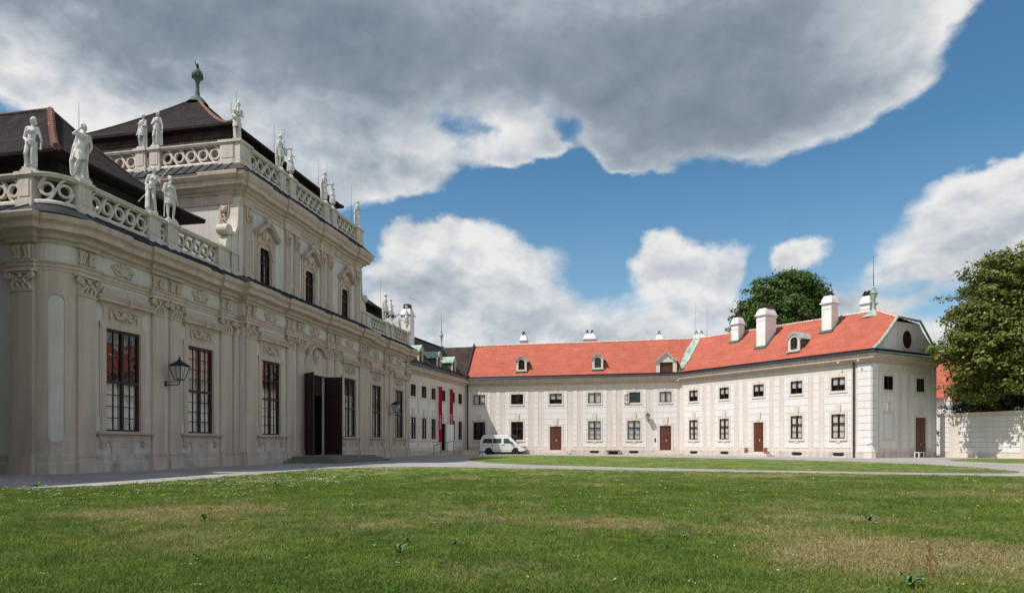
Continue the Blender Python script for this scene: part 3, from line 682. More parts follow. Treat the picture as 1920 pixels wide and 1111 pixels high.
def pathbreak(ext,lst,sb):
    pts=[(US0,UB),(US0,-1.15),(US0-ext,-1.15),(US0-ext,-.35),(US0,-.35),(US0,UD)] if sb else [(US0,UB),(US0,UD)]
    for (a,b) in lst: pts+=[(a,UD),(a,UD+ext),(b,UD+ext),(b,UD)]
    return pts+[(US1,UD),(US1,UB)]
ul=[(10.55,11.35),(14.55,16.32),(18.88,20.65),(24.15,24.95)]
m=MB(); m.sweep([(0,9.3),(.16,9.3),(.16,9.86),(.10,9.92),(0,9.94)],pathbreak(.08,ul,True)); ob('upper_plinth',m.mesh('upper_plinth',M['trim']),P)
m=MB(); m.sweep([(0,13.68),(.04,13.68),(.05,13.78),(.03,13.80),(.03,14.16),(.10,14.20),(.12,14.30),(.28,14.36),(.30,14.46),(.52,14.52),(.54,14.74),(.62,14.80),(.72,14.96),(.74,15.10),(.74,15.14),(0,15.16)],pathbreak(.10,ul,True)); ob('upper_cornice',m.mesh('upper_cornice',M['trim']),P)
seamed('upper_cornice_roof',[(0,15.165),(.80,15.165),(.06,15.84),(0,15.84)],UPath,P)
def upilaster(s,d,w,rz=0):
    def b():
        q=MB(); h=w/2; q.box(-h,h,0,.09,10.45,13.7); q.box(-h-.06,h+.06,0,.15,9.94,10.40); q.box(-h-.03,h+.03,0,.12,10.40,10.47)
        for (x0,x1) in ((-h+.07,-h+.11),(h-.11,h-.07)): q.box(x0,x1,.09,.115,10.6,12.85)
        q.box(-h+.11,h-.11,.09,.115,10.6,10.64)
        for k in range(7): q.ball((0,.1,12.75-k*.27),.075-.006*k,6,4,(1,.5,1.5))
        return q.mesh('upper_pilaster',M['trim'])
    p=ob('pilaster',cached(('upil',w),b),P,(s,d,0),-rz)
    ob('lion_mask',cached('mask',lambda:mask_mb().mesh('lion_mask',M['relief'],50)),p,(0,.08,12.82))
for c,w_ in upil: upilaster(c,UD,w_)
upilaster(US0,-.75,.72,PI/2); upilaster(US1,-.75,.72,-PI/2)
# inscription-like carved frieze strips
for k,(a,b) in enumerate(((11.4,14.5),(16.4,18.8),(20.7,24.1))):
    q=MB(); r=random.Random(k)
    x=a+.15
    while x<b-.15:
        h=r.uniform(.08,.17); q.tube([(x,.04,13.9),(x+r.uniform(-.05,.05),.05,13.9+h),(x+.07,.04,13.93)],.018,4); x+=.13
    ob('frieze_relief',q.mesh('frieze_relief',M['relief']),P,(0,UD,0))
def arch_frame():
    q=MB(); 
    ar=[(AR*.96*math.cos(PI*i/14),1.6+AR*.96*math.sin(PI*i/14)) for i in range(15)]
    q.ribbon([(AR*.96,.03)]+ar+[(-AR*.96,.03)],.05,0,.09); q.box(-AR,AR,0,.088,0,.08); q.box(-.045,.045,0,.11,.08,2.1); q.box(-AR,AR,0,.10,1.15,1.25)
    for sg in (-1,1): q.box(sg*.31-.012,sg*.31+.012,.01,.06,.08,2.0)
    for z in (.6,1.7): q.box(-AR*.9,AR*.9,.012,.058,z-.012,z+.012)
    return q.mesh('arched_frame',M['frame'])
def arch_sur():
    q=MB(); o=AR+.12
    q.ribbon([(o,0)]+[(o*math.cos(PI*i/14),1.6+o*math.sin(PI*i/14)) for i in range(15)]+[(-o,0)],.12,0,.09)
    q.box(-1.05,1.05,0,.15,-.14,0)
    for sg in (-1,1): q.box(*sorted((sg*(AR-.0),sg*(AR+.27))),0,.13,1.48,1.62); q.box(*sorted((sg*.86,sg*1.0)),0,.05,0,2.9)
    return q.mesh('window_surround',M['trim'])
def arch_ped():
    q=MB(); pts=[(-1.12,2.62),(-1.0,2.70),(-.80,2.78)]+[(-.55,3.02),(-.3,3.22),(0,3.28),(.3,3.22),(.55,3.02)]+[(.80,2.78),(1.0,2.70),(1.12,2.62)]
    q.ribbon(pts,.07,0,.34); q.ribbon([(x,z+.09) for x,z in pts],.028,0,.40)
    q.prism([(-.95,2.0),(.95,2.0),(.95,2.66),(.5,2.98),(0,3.2),(-.5,2.98),(-.95,2.66)],0,.05)
    # helmet crest
    q.ball((0,.24,3.52),.19,9,6,(1,.8,1.0)); q.lathe([(.001,3.40),(.24,3.42),(.22,3.38),(.001,3.34)],(0,.22,0),10)
    q.tube([(-.05,.1,3.55),(0,.22,3.80),(.02,.36,3.72),(.02,.4,3.55)],[.05,.06,.05,.03],5)
    return q.mesh('pediment',M['trim'],40)
def arch_rel():
    q=MB(); q.ball((0,.10,2.72),.22,9,6,(.8,.5,1.25)); 
    for sg in (-1,1):
        q.tube([(sg*p[0],p[1],p[2]) for p in spiral(.32,2.78,.15,.03,1.3,PI*.3,1,.09)],.035,5)
        q.tube([(sg*.15,.08,2.95),(sg*.38,.12,2.6),(sg*.2,.1,2.35)],[.04,.06,.03],5)
        q.tube([(sg*.15,.07,2.30),(sg*.5,.10,2.22),(sg*.78,.08,1.95),(sg*.80,.07,1.5)],[.04,.06,.05,.02],5)
        q.tube([(sg*.45,.07,2.75),(sg*.75,.09,2.5),(sg*.85,.07,2.1)],[.03,.045,.02],5)
    for k in range(5): q.ball((-.3+.15*k,.12,2.35-.04*abs(k-2)),.065,6,4)
    return q.mesh('shield_relief',M['relief'],50)
for (c,) in AW:
    f=ob('window',cached('awf',arch_frame),P,(c,UD-.18,AH0))
    def pn():
        q=MB(); ar=[(AR*.98*math.cos(PI*i/14),1.6+AR*.98*math.sin(PI*i/14)) for i in range(15)]
        q.add([(AR*.98,0,0)]+[(x,0,z) for x,z in ar]+[(-AR*.98,0,0)],[tuple(range(17))]); return q.mesh('pane',M['glass'])
    ob('pane',cached('awp',pn),f,(0,.03,0)); ob('window_surround',cached('aws',arch_sur),f,(0,.18,0)); ob('pediment',cached('awd',arch_ped),f,(0,.18,0)); ob('shield_relief',cached('awr',arch_rel),f,(0,.18,0))
m=MB(); m.box(10.5,25,-3.0,-2.95,9.4,14); m.box(10.5,25,-2.95,-.5,9.4,9.5); m.box(10.5,25,-2.95,-.5,13.2,13.3)
for x in (10.5,15.4,19.6,24.9): m.box(x,x+.1,-2.95,-.45,9.4,14)
ob('hall_interior',m.mesh('hall_interior',M['inner']),P)
# side scrolls between parapet and upper storey
def scroll_mb():
    q=MB(); pts=[(0,3.1),(.05,2.0),(.16,1.3),(.45,.95),(.75,1.1),(.85,1.3)]
    q.ribbon([(-x,z) for x,z in [(0,3.1),(.04,2.2),(.12,1.5),(.32,1.12),(.60,1.06),(.80,1.22)]],.09,-.32,.32)
    q.prism([(-x,z) for x,z in [(0,0),(1.0,0),(1.02,.5),(.8,.9),(.4,1.05),(.14,1.45),(.04,2.2),(0,3.0)]],-.22,.22)
    q.lathe([(.001,-.34),(.22,-.34),(.27,-.30),(.27,.30),(.22,.34),(.001,.34)],(-.86,0,1.18),14,'y'); return q
ob('scroll_buttress',scroll_mb().mesh('scroll_buttress',M['bal'],40),P,(10.20,-.28,10.9))
q=MB().merge(scroll_mb(),flip=True); ob('scroll_buttress',q.mesh('scroll_buttress',M['bal'],40),P,(25.30,-.28,10.9))
Z2,H2=15.84,1.16; a_=US0+.10; b_=US1-.10; e_=-.08
up=[(a_,UB+.1),(a_,e_),(b_,e_),(b_,UB+.1)]
parapet(up,Z2,H2,[(10.60,e_,1.0,0),(a_,-.62,.9,PI/2),(14.33,e_,.62,0),(15.44,e_,.62,0),(19.76,e_,.62,0),(20.87,e_,.62,0),(24.90,e_,1.0,0),(b_,-.62,.9,PI/2),
   (a_,-5.01,.62,PI/2),(a_,-5.90,.62,PI/2),(a_,-9.4,.62,PI/2),(b_,-5.01,.62,PI/2)],
  [((11.15,e_),(14.0,e_)),((14.66,e_),(15.11,e_)),((15.77,e_),(19.43,e_)),((20.09,e_),(20.54,e_)),((21.20,e_),(24.35,e_)),
   ((a_,-1.1),(a_,-4.68)),((a_,-5.33),(a_,-5.58)),((a_,-6.22),(a_,-9.08)),((b_,-1.1),(b_,-4.68)),((a_,-9.7),(a_,-13))])
# ------------------------------------------------------------ roofs
def hiproof(name,s0,s1,d0,d1,ze,apex,ridge_d,mat_,rm,fan=.4,curve=.35):
    """hip towards the court; ridge runs back from apex to ridge_d. slightly concave slopes"""
    (ax,ad,az)=apex; n=7
    def lev(t):   # t 0 eave .. 1 top
        z=ze+(az-ze)*(t**(1+curve)); return s0+(ax-s0)*t, s1+(ax-s1)*t, d0+(ad-d0)*t, z
    m=MB(); V=[]
    back=ridge_d is None
    for i in range(n+1):
        a,b,c,z=lev(i/n); e=(d1 if ridge_d is not None else d1+(ad-d1)*(i/n))
        V.append([(a,e,z),(a,c,z),(b,c,z),(b,e,z)])
    vs=[p for r in V for p in r]; fs=[]
    for i in range(n):
        for k in range(3): fs.append((i*4+k,i*4+k+1,i*4+5+k,i*4+4+k))
        fs.append((i*4+3,i*4,i*4+4,i*4+7))
    m.add(vs,fs)
    # soffit edge
    m.add([(s0,d1,ze),(s0,d0,ze),(s1,d0,ze),(s1,d1,ze),(s0+.9,d1,ze-.12),(s0+.9,d0-.9,ze-.12),(s1-.9,d0-.9,ze-.12),(s1-.9,d1,ze-.12),
           (s0+.02,d1,ze-.12),(s0+.02,d0-.02,ze-.12),(s1-.02,d0-.02,ze-.12),(s1-.02,d1,ze-.12)],
          [(0,1,9,8),(1,2,10,9),(2,3,11,10),(8,9,5,4),(9,10,6,5),(10,11,7,6)])
    r=ob(name,m.mesh(name,mat_),P)
    # hip and ridge tiles
    h=MB(); g=MB()
    for k in (1,2) if ridge_d is not None else (0,1,2,3):
        tgt=h if k==1 else g
        pts=[Vector(V[i][k])+Vector((0,0,.02)) for i in range(n+1)]
        tgt.tube(pts,rm*(1 if k==1 else .6),7)
        if k!=1: continue
        for i in range(n):
            for q in range(4):
                p=pts[i].lerp(pts[i+1],q/4); p2=pts[i].lerp(pts[i+1],q/4+.12); h.tube([p,p2],rm*1.22,7)
    if ridge_d is not None: g.tube([(ax,ad,az+.02),(ax,d1,az+.02)],rm*.7,7)
    ob('old_ridge_tiles',g.mesh('old_ridge_tiles',M['ridged']),r)
    ob('ridge_tiles',h.mesh('ridge_tiles',M['ridge']),r)
    return r
hiproof('side_roof',.20,8.95,-1.05,-15,12.42,(4.58,-5.9,16.45),-15,M['darkroof'],.12)
hiproof('side_roof',26.25,35.0,-1.05,-15,12.42,(30.62,-5.9,16.45),-15,M['darkroof'],.13)
cr=hiproof('central_roof',10.95,24.25,-.85,-15.1,18.42,(17.6,-8.0,23.75),None,M['darkroof'],.09,curve=.28)
for (a,b,zt) in ((.2+.9,8.95-.9,12.4),(26.25+.9,35-.9,12.4)):
    m=MB(); m.box(a,b,-15,-1.9,9.3,zt); ob('attic_wall',m.mesh('attic_wall',M['inner']),P)
m=MB(); m.add([(10.75,-15.3,15.8),(10.75,-.75,15.8),(24.45,-.75,15.8),(24.45,-15.3,15.8),(11.45,-14.6,18.40),(11.45,-1.45,18.40),(23.75,-1.45,18.40),(23.75,-14.6,18.40)],
   [(0,1,5,4),(1,2,6,5),(2,3,7,6),(3,0,4,7)])
ob('lower_mansard_slope',m.mesh('lower_mansard_slope',M['brownroof']),P)
m=MB(); m.add([(-r0,-17,9.84),(-r0,-.3,9.84),(36.1,-.3,9.84),(36.1,-17,9.84)],[(0,1,2,3)]); ob('flat_roof',m.mesh('flat_roof',M['sheet']),P)
m=MB(); m.tube([(10.9,-.62,16.6),(11.05,-.72,18.0)],[.17,.16],8); ob('corner_ridge_tiles',m.mesh('corner_ridge_tiles',M['ridge']),P)
# green finial
m=MB(); m.lathe([(.70,23.25),(.40,23.7),(.17,23.95),(.12,24.4),(.12,24.95),(.20,25.2),(.28,25.35),(.31,25.5),(.34,25.55),(.34,25.7),(.26,25.92),(.12,26.05),(.06,26.12),(.05,26.2),(.001,26.2)],(17.6,-8.0,0),14)
for k in range(10):
    a=2*PI*k/10; m.tube([(17.6+.31*math.cos(a),-8+.31*math.sin(a),25.6),(17.6+.34*math.cos(a),-8+.34*math.sin(a),25.4),(17.6+.29*math.cos(a),-8+.29*math.sin(a),25.28)],[.03,.045,.012],5)
m.v=[(x,y,23.6+(z-23.6)*.82) for x,y,z in m.v]; ob('finial',m.mesh('finial',M['copdark'],40),P)
m=MB(); m.tube([(17.6,-8,26.1),(17.61,-8,26.4)],[.07,.09],6); m.ball((17.61,-8,26.48),.07,7,5); m.tube([(17.6,-8,26.25),(17.45,-8,26.35),(17.36,-8,26.6)],[.035,.03,.015],5); m.tube([(17.6,-8,26.25),(17.78,-8,26.3),(17.86,-8,26.15)],[.035,.03,.015],5)
m.v=[(x,y,23.6+(z-23.6)*.82) for x,y,z in m.v]; ob('finial_figure',m.mesh('finial_figure',M['iron'],40),P)
# chimney on the roof behind the far parapet, small pipe cowl by the central ridge
def chimney_mb(w,dp,h,z0,pots=2,axis='x'):
    m=MB(); a,b=w/2,dp/2
    m.box(-a,a,-b,b,z0,h); m.box(-a-.03,a+.03,-b-.03,b+.03,h-.42,h-.36); m.box(-a-.06,a+.06,-b-.06,b+.06,h,h+.06); m.box(-a-.14,a+.14,-b-.14,b+.14,h+.06,h+.14)
    z=h+.14; hh=.62
    m.add([(-a-.06,-b-.06,z),(a+.06,-b-.06,z),(a+.06,b+.06,z),(-a-.06,b+.06,z),(-a*.72,-b*.72,z+hh),(a*.72,-b*.72,z+hh),(a*.72,b*.72,z+hh),(-a*.72,b*.72,z+hh),
      (-a*1.0,-b*1.0,z+hh*.45),(a*1.0,-b*1.0,z+hh*.45),(a*1.0,b*1.0,z+hh*.45),(-a*1.0,b*1.0,z+hh*.45)],
      [(0,1,9,8),(1,2,10,9),(2,3,11,10),(3,0,8,11),(8,9,5,4),(9,10,6,5),(10,11,7,6),(11,8,4,7),(4,5,6,7)])
    t=MB(); 
    for k in range(pots):
        x=0 if pots==1 else -a*.42+a*.84*k/(pots-1)
        t.prism([(x-.22,z+hh),(x-.15,z+hh),(x+.02,z+hh+.42),(x-.02,z+hh+.47)],-b*.6,b*.6); t.prism([(x+.22,z+hh),(x+.15,z+hh),(x-.02,z+hh+.42),(x+.02,z+hh+.47)],-b*.6,b*.6)
    return m,t
def chimney(parent,s,d,w,dp,h,z0,pots,rz=0):
    m,t=chimney_mb(w,dp,h,z0,pots); c=ob('chimney',m.mesh('chimney',M['cwall']),parent,(s,d,0),-rz)
    ob('tile_cowl',t.mesh('tile_cowl',M['brownroof']),c)
    f=MB(); f.box(-w/2-.10,w/2+.10,-dp/2-.10,dp/2+.10,z0+.0,z0+.18); 
    return c
m=MB(); m.lathe([(.12,23.0),(.12,23.5),(.2,23.55),(.18,23.8),(.001,23.9)],(19.3,-6.9,-1.2),8); ob('vent_cowl',m.mesh('vent_cowl',M['iron']),P)
# ------------------------------------------------------------ two-storey wings
class Sec:
    def __init__(s,root,p0,p1):
        s.root=root; s.o=Vector((*p0,0)); s.e=Vector((*p1,0)); s.u=(s.e-s.o).normalized(); s.n=Vector((s.u.y,-s.u.x,0)); s.L=(s.e-s.o).length; s.a=math.atan2(s.u.y,s.u.x)
        s.base=Vector(root.location)
    def w(s,x,d,z=0): return s.o+s.u*x+s.n*d+Vector((0,0,z))
    def put(s,name,me,x=0,d=0,z=0,rz=0,parent=None,label=None):
        if parent: return ob(name,me,parent,(x,d,z),rz,label=label)
        return ob(name,me,s.root,tuple(s.w(x,d,z)-s.base),s.a+rz,raw=True,label=label)
def rows(mb,x0,x1,z0,z1,d0,d1,holes,step=.60,gap=.034):
    n=max(1,round((z1-z0)/step)); h=(z1-z0)/n
    for i in range(n):
        a,b=z0+i*h+(gap/2 if i else 0),z0+(i+1)*h-(gap/2 if i<n-1 else 0)
        # split row by hole edges vertically
        zs=sorted(set([a,b]+[q for ho in holes for q in ho[2:4] if a<q<b and ho[0]<x1 and ho[1]>x0]))
        for j in range(len(zs)-1):
            c=(zs[j]+zs[j+1])/2; segs=[(x0,x1)]
            for ho in holes:
                if ho[2]<c<ho[3]:
                    ns=[]
                    for (p,q) in segs:
                        if ho[1]<=p or ho[0]>=q: ns.append((p,q)); continue
                        if ho[0]>p: ns.append((p,ho[0]))
                        if ho[1]<q: ns.append((ho[1],q))
                    segs=ns
            for (p,q) in segs:
                if q-p>.06: mb.box(p,q,d0,d1,zs[j],zs[j+1])
def window(sec,kind,c,w,z0,h,idx,blind='top',label=None):
    cols,rws,tr=(4,2,None) if kind=='up' else (2,3,h*.62)
    if kind=='up': cols=2
    f=sec.put('window',cached(('wf',kind,round(w,1),round(h,1)),lambda:frame_mb(w,h,2 if kind=='up' else 2,(1 if kind=='up' else 3),tr,.075,.03).mesh('window_frame',M['frame'])),c,-.07,z0,label=label)
    ob('pane',cached(('wp',round(w,1),round(h,1)),lambda:MB().quad((-w/2+.03,0,.03),(w/2-.03,0,.03),(w/2-.03,0,h-.03),(-w/2+.03,0,h-.03)).mesh('pane',M['glass'])),f,(0,.02,0))
    def sur():
        m=MB(); a=w/2; t=.17
        m.box(-a-t,-a,0,.055,-t*.8,h+t); m.box(a,a+t,0,.055,-t*.8,h+t); m.box(-a,a,0,.054,h,h+t); m.box(-a,a,0,.054,-t*.8,0)
        m.box(-a-t-.02,a+t+.02,0,.085,-t*.8-.05,-t*.8)
        if kind=='up': m.box(-.14,.14,0,.08,h+.02,h+.34)
        else:
            m.prism([(-.17,h+.03),(.17,h+.03),(.26,h+.80),(-.26,h+.80)],0,.10); m.box(-.18,.18,0,.07,-.36,-.19)
        return m.mesh('window_surround',M['rwall'])
    ob('window_surround',cached(('ws',kind,round(w,1)),sur),f,(0,.07,0))
    if blind:
        def bl():
            m=MB(); a=w/2-.09; z1=h-.06; zb={'top':h*.45,'full':.08,'half':.08}[blind]
            for sg in (-1,1):
                n=6
                for i in range(n):
                    x0,x1=.07+(a-.07)*i/n,.07+(a-.07)*(i+1)/n; y=lambda q:-.03-.010*math.sin(q*5)
                    m.quad((sg*x0,y(i),zb),(sg*x1,y(i+1),zb),(sg*x1,y(i+1),z1),(sg*x0,y(i),z1))
            return m.mesh('blind',M['blind'] if blind!='half' else M['curtain'])
        ob('blind',cached(('bl',blind,kind,round(w,1)),bl),f)
    return f
def wdoor(sec,c,w,z0,h,m_='door',recess=-.12,lab=None):
    m=MB(); a=w/2; m.box(-a,-.005,0,.06,0,h); m.box(.005,a,0,.06,0,h)
    for sg in (-1,1):
        for (p,q) in ((.05,.16),(.19,.46),(.49,.78),(.81,.95)):
            x0,x1=sorted((sg*.09,sg*(a-.08))); m.box(x0,x1,.06,.075,h*p,h*q); m.box(x0+.06,x1-.06,.075,.088,h*p+.05,h*q-.05)
    d=sec.put('door',m.mesh('door',M[m_]),c,recess,z0,label=lab)
    q=MB(); q.tube([(.07,.08,1.05),(.07,.14,1.05),(.17,.14,1.05)],.014,5); q.box(.04,.10,.088,.10,.95,1.15); ob('handle',q.mesh('handle',M['lens']),d)
    q=MB(); t=.22
    q.box(-a-t,-a,0,.06,0,h+t); q.box(a,a+t,0,.06,0,h+t); q.box(-a,a,0,.059,h,h+t); q.prism([(-.17,h+t-.1),(.17,h+t-.1),(.26,h+.95),(-.26,h+.95)],0,.11)
    ob('door_surround',q.mesh('door_surround',M['rwall']),d,(0,-recess,0)); return d
def facade(sec,x0,x1,panels,wins,doors,ztop=7.62,pz=(.78,6.88),vents=(),quoin=(),zt=None,depth_in=1.4):
    holes=[(c-w/2,c+w/2,z,z+h) for (_,c,w,z,h,*_r) in wins]+[(c-w/2,c+w/2,z,z+h) for (c,w,z,h) in doors]
    vh=[(c-.36,c+.36,.13,.40) for c in vents]
    m=MB(); wall_grid(m,x0,x1,0,zt or 8.3,0,holes+vh,.11); sec.put('wall',m.mesh('wing_wall',M['rwall']))
    grow=[(a-.19,b+.19,c-(.36 if c<3 and c>.8 else .2),d+(.19)) for a,b,c,d in holes]
    key=[((a+b)/2-.25,(a+b)/2+.25,d+.15,d+(.82 if c<4 else .36)) for a,b,c,d in holes]
    m=MB()
    for (a,b) in panels: rows(m,a,b,pz[0],pz[1],.0,.028,grow+key)
    for (a,b) in quoin: rows(m,a,b,.45,7.45,.0,.05,[])
    sec.put('panel_courses',m.mesh('panel_courses',M['rpanel']))
    cuts=sorted([(c-w/2-.24,c+w/2+.24) for (c,w,z,h) in doors]+[(c-.56,c+.56) for c in vents]); xx=x0; m=MB()
    for (a,b) in cuts+[(x1,x1)]:
        if a-xx>.05: sec.put('plinth',MB().box(xx,a,0,.03,0,.50).mesh('wing_plinth',M['rbase']))
        xx=b
    for c in vents: sec.put('plinth',MB().box(c-.56,c+.56,0,.03,.41,.50).mesh('wing_plinth',M['rbase']),)
    m=MB()
    for (c,w,z,h) in doors: m.box(c-w/2-.05,c+w/2+.05,-1.2,-1.15,0,3.6)
    m.box(x0+.3,x1-.3,-depth_in-.05,-depth_in,0,7.6); m.box(x0+.3,x1-.3,-depth_in,-.4,4.4,4.5); m.box(x0+.3,x1-.3,-depth_in,-.4,7.3,7.4)
    sec.put('room_interior',m.mesh('room_interior',M['inner']))
    for i,wd in enumerate(wins):
        kind,c,w,z,h=wd[:5]; window(sec,kind,c,w,z,h,i,*(wd[5:]))
    for c in vents:
        m=MB(); pts=[(-.36,.13),(.36,.13),(.55,.265),(.36,.40),(-.36,.40),(-.55,.265)]
        m.prism(pts,-.0,.012); v=sec.put('cellar_vent',m.mesh('cellar_vent',M['iron']),c,0,0)
        q=MB()
        for k in range(9): q.box(-.34+k*.08,-.32+k*.08,.012,.03,.14,.39)
        q.box(-.34,.34,.012,.028,.25,.27); ob('grille',q.mesh('grille',M['plastic']),v)
def wcornice(root,path,base,name='cornice',z=7.62,mat_='trim'):
    m=MB(); m.sweep([(0,z-.10),(.05,z-.08),(.06,z),(.16,z+.04),(.20,z+.16),(.26,z+.20),(.48,z+.24),(.50,z+.42),(.58,z+.48),(.62,z+.60),(0,z+.62)],path)
    for i,v in enumerate(m.v): m.v[i]=(v[0]-base.x,v[1]-base.y,v[2])
    return ob(name,m.mesh(name,M[mat_],raw=True),root)
# path helper in world: outward must be left of travel -> travel right-to-left seen from the court
P0=(-5.25,75.8); P3_=(17.55,70.2); P4=(28.3,52.9); P5=(36.1,57.2); W0=(-9.52,60.7)
RW=thing('red_roofed_wing','long sunlit two-storey wing with bright red tiled roof bending round the lawn','building',(0,0,0))
S1=Sec(RW,P0,P3_); S3=Sec(RW,P3_,P4); SE=Sec(RW,P4,P5)
UZ,UH=5.50,1.10; LZ,LH=1.58,1.99
facade(S1,0,S1.L,[(.26,2.95),(3.6,4.04),(4.65,7.3),(7.94,8.37),(9.0,11.6),(12.23,12.68),(13.28,15.87),(16.49,16.86),(17.51,20.02),(20.75,23.25)],
 [('up',1.64,1.38,UZ,UH,'half'),('up',6.0,1.38,UZ,UH,None),('up',10.32,1.38,UZ,UH,'top'),('up',14.55,1.38,UZ,UH,'half'),('up',18.73,1.34,UZ,UH,None),('up',22.0,1.22,UZ,UH,'full'),
  ('low',1.64,1.38,LZ,LH,None),('low',6.0,1.38,LZ,LH,None),('low',14.55,1.34,LZ,LH,'full'),('low',18.73,1.30,LZ,LH,'full')],
 [(10.32,1.28,.46,2.56),(22.0,1.16,.46,2.56)],vents=(14.55,18.73))
facade(S3,0,S3.L,[(.64,3.09),(3.64,4.11),(4.62,7.03),(7.59,8.05),(8.57,10.97),(11.47,12.03),(12.52,14.88),(15.4,15.87),(16.36,18.74)],
 [('up',1.90,1.14,UZ-.02,UH,'top'),('up',5.83,1.12,UZ-.02,UH,'top'),('up',9.80,1.12,UZ-.02,UH,'top'),('up',13.74,1.10,UZ-.02,UH,'top'),('up',17.6,1.18,UZ-.02,UH,'top'),
  ('low',1.90,1.14,LZ-.02,LH,'half'),('low',5.83,1.12,LZ-.02,LH,'half'),('low',13.74,1.12,LZ-.02,LH,'half'),('low',17.6,1.2,LZ-.02,LH,'half')],
 [(9.80,1.08,.40,2.7)],vents=(1.9,5.83,13.74,17.6),quoin=((19.25,S3.L-.02),))
facade(SE,0,SE.L,[(.95,3.43),(4.05,4.67),(5.2,8.1)],[('up',2.15,1.2,5.45,1.15,None),('up',6.55,1.15,5.45,1.15,None)],[(6.60,1.55,.02,3.3)],quoin=((.03,.75),(8.35,8.88)))
wdoor(S1,10.32,1.28,.46,2.56,lab='dark red-brown double door'); wdoor(S1,22.0,1.16,.46,2.56); wdoor(S3,9.80,1.08,.40,2.7); wdoor(SE,6.60,1.55,.02,3.3,'door')
m=MB()
for sg in (-1,1): m.box(*sorted((sg*.60,sg*.80)),0,.06,1.35,3.75)
m.box(-.6,.6,0,.058,3.57,3.75); m.box(-.6,.6,0,.057,1.35,1.53); m.box(-.22,.22,0,.08,3.75,4.4); m.box(-.6,.6,0,.03,1.53,3.57)
SE.put('blind_window',m.mesh('blind_window',M['rwall']),2.15)
q=MB(); q.box(-.52,.52,.03,.045,1.6,3.5); SE.put('blind_panel',q.mesh('blind_panel',M['rpanel']),2.15)
# back walls
m=MB()
def V2(p): return (p.x,p.y)
bk3=S3.n*-9.2; bk1=S1.n*-9.2
B5=Vector((*P4,0))+bk3; 
m.quad((P5[0],P5[1],0),(B5.x,B5.y,0),(B5.x,B5.y,8.3),(P5[0],P5[1],8.3))
Bc=Vector((25.3,73.9,0)); B3=Vector((*P3_,0))+bk3*.98
m.quad((P5[0],P5[1],0),(B3.x+1.2,B3.y+2.5,0),(B3.x+1.2,B3.y+2.5,8.3),(P5[0],P5[1],8.3))
B1=Vector((*P0,0))+bk1; m.quad((B3.x+1.2,B3.y+2.5,0),(B1.x-6,B1.y+1.5,0),(B1.x-6,B1.y+1.5,8.3),(B3.x+1.2,B3.y+2.5,8.3))
ob('back_wall',m.mesh('back_wall',M['rwall'],raw=True),RW)
wcornice(RW,[P5,P4,P3_,P0],Vector((0,0,0)))
# white lit edge line + gutter
def gutter(root,path,z,off,base=Vector((0,0,0))):
    m=MB(); m.sweep([(off-.10,z),(off-.10,z+.10),(off+.02,z+.12),(off+.04,z+.04),(off-.02,z-.02)],path)
    m.v=[(v[0]-base.x,v[1]-base.y,v[2]) for v in m.v]; return ob('gutter',m.mesh('gutter',M['iron'],raw=True),root)
m=MB(); m.sweep([(0,8.245),(.70,8.245),(.52,8.46),(0,8.60)],[P5,P4,P3_,P0]); ob('eaves_sheet',m.mesh('eaves_sheet',M['sheet'],raw=True),RW)
gutter(RW,[P5,P4,P3_,P0],8.46,.52)
# roofs.  slope cross-section slightly bell-cast near the eave
def off(sec,x,back,z): p=sec.w(x,-back,0); return (p.x,p.y,z)
EZ=8.48
prof=[(-.50,EZ),(.35,EZ+.52),(1.5,EZ+1.45),(3.0,EZ+2.85),(4.75,12.75)]
def slope(name,secA,xa,secB,xb,mat_,rz=(12.75,12.75),shift=(0,0)):
    m=MB(); A=[];B=[]
    for i,(b,z) in enumerate(prof):
        A.append((xa(b),b,z)); B.append((xb(b),b,z))
    n=len(prof)
    va=[off(secA,x,b,z) for x,b,z in A]; vb=[off(secB,x,b,z) for x,b,z in B]
    va[-1]=(*va[-1][:2],rz[0]); vb[-1]=(*vb[-1][:2],rz[1])
    m.add(va+vb,[(i,i+1,n+i+1,n+i) for i in range(n-1)])
    return m
# bisector at the inner bend between S1 and S3 (concave towards the court)
ang=math.acos(max(-1,min(1,S1.u.dot(S3.u)))); tb=math.tan(ang/2)
# going back from the eave the bend corner shifts outwards: S1 gets longer, S3 starts earlier
x1=lambda b:S1.L+b*tb; x3=lambda b:-b*tb
m=slope('r1',S1,lambda b:.12-b*.10,S1,x1,M['red']); 
def recenter(m,sec):   # express in local frame of a section so tile courses follow it
    c,s_=math.cos(-sec.a),math.sin(-sec.a); out=[]
    for v in m.v:
        x,y=v[0]-sec.o.x,v[1]-sec.o.y; out.append((x*c-y*s_,x*s_+y*c,v[2]))
    m.v=out; return m
ob('red_roof_slope',recenter(m,S1).mesh('red_roof_slope',M['red'],raw=True,smooth=30),RW,tuple(S1.o),S1.a,raw=True)
m=slope('r3',S3,x3,S3,lambda b:S3.L+(.5 if b<0 else .35*(1 if b<3.1 else 0)) if b<3.1 else S3.L-2.2*((b-3.0)/1.75),M['red'],rz=(12.75,12.45))
r3=ob('red_roof_slope',recenter(m,S3).mesh('red_roof_slope',M['red'],raw=True,smooth=30),RW,tuple(S3.o),S3.a,raw=True)
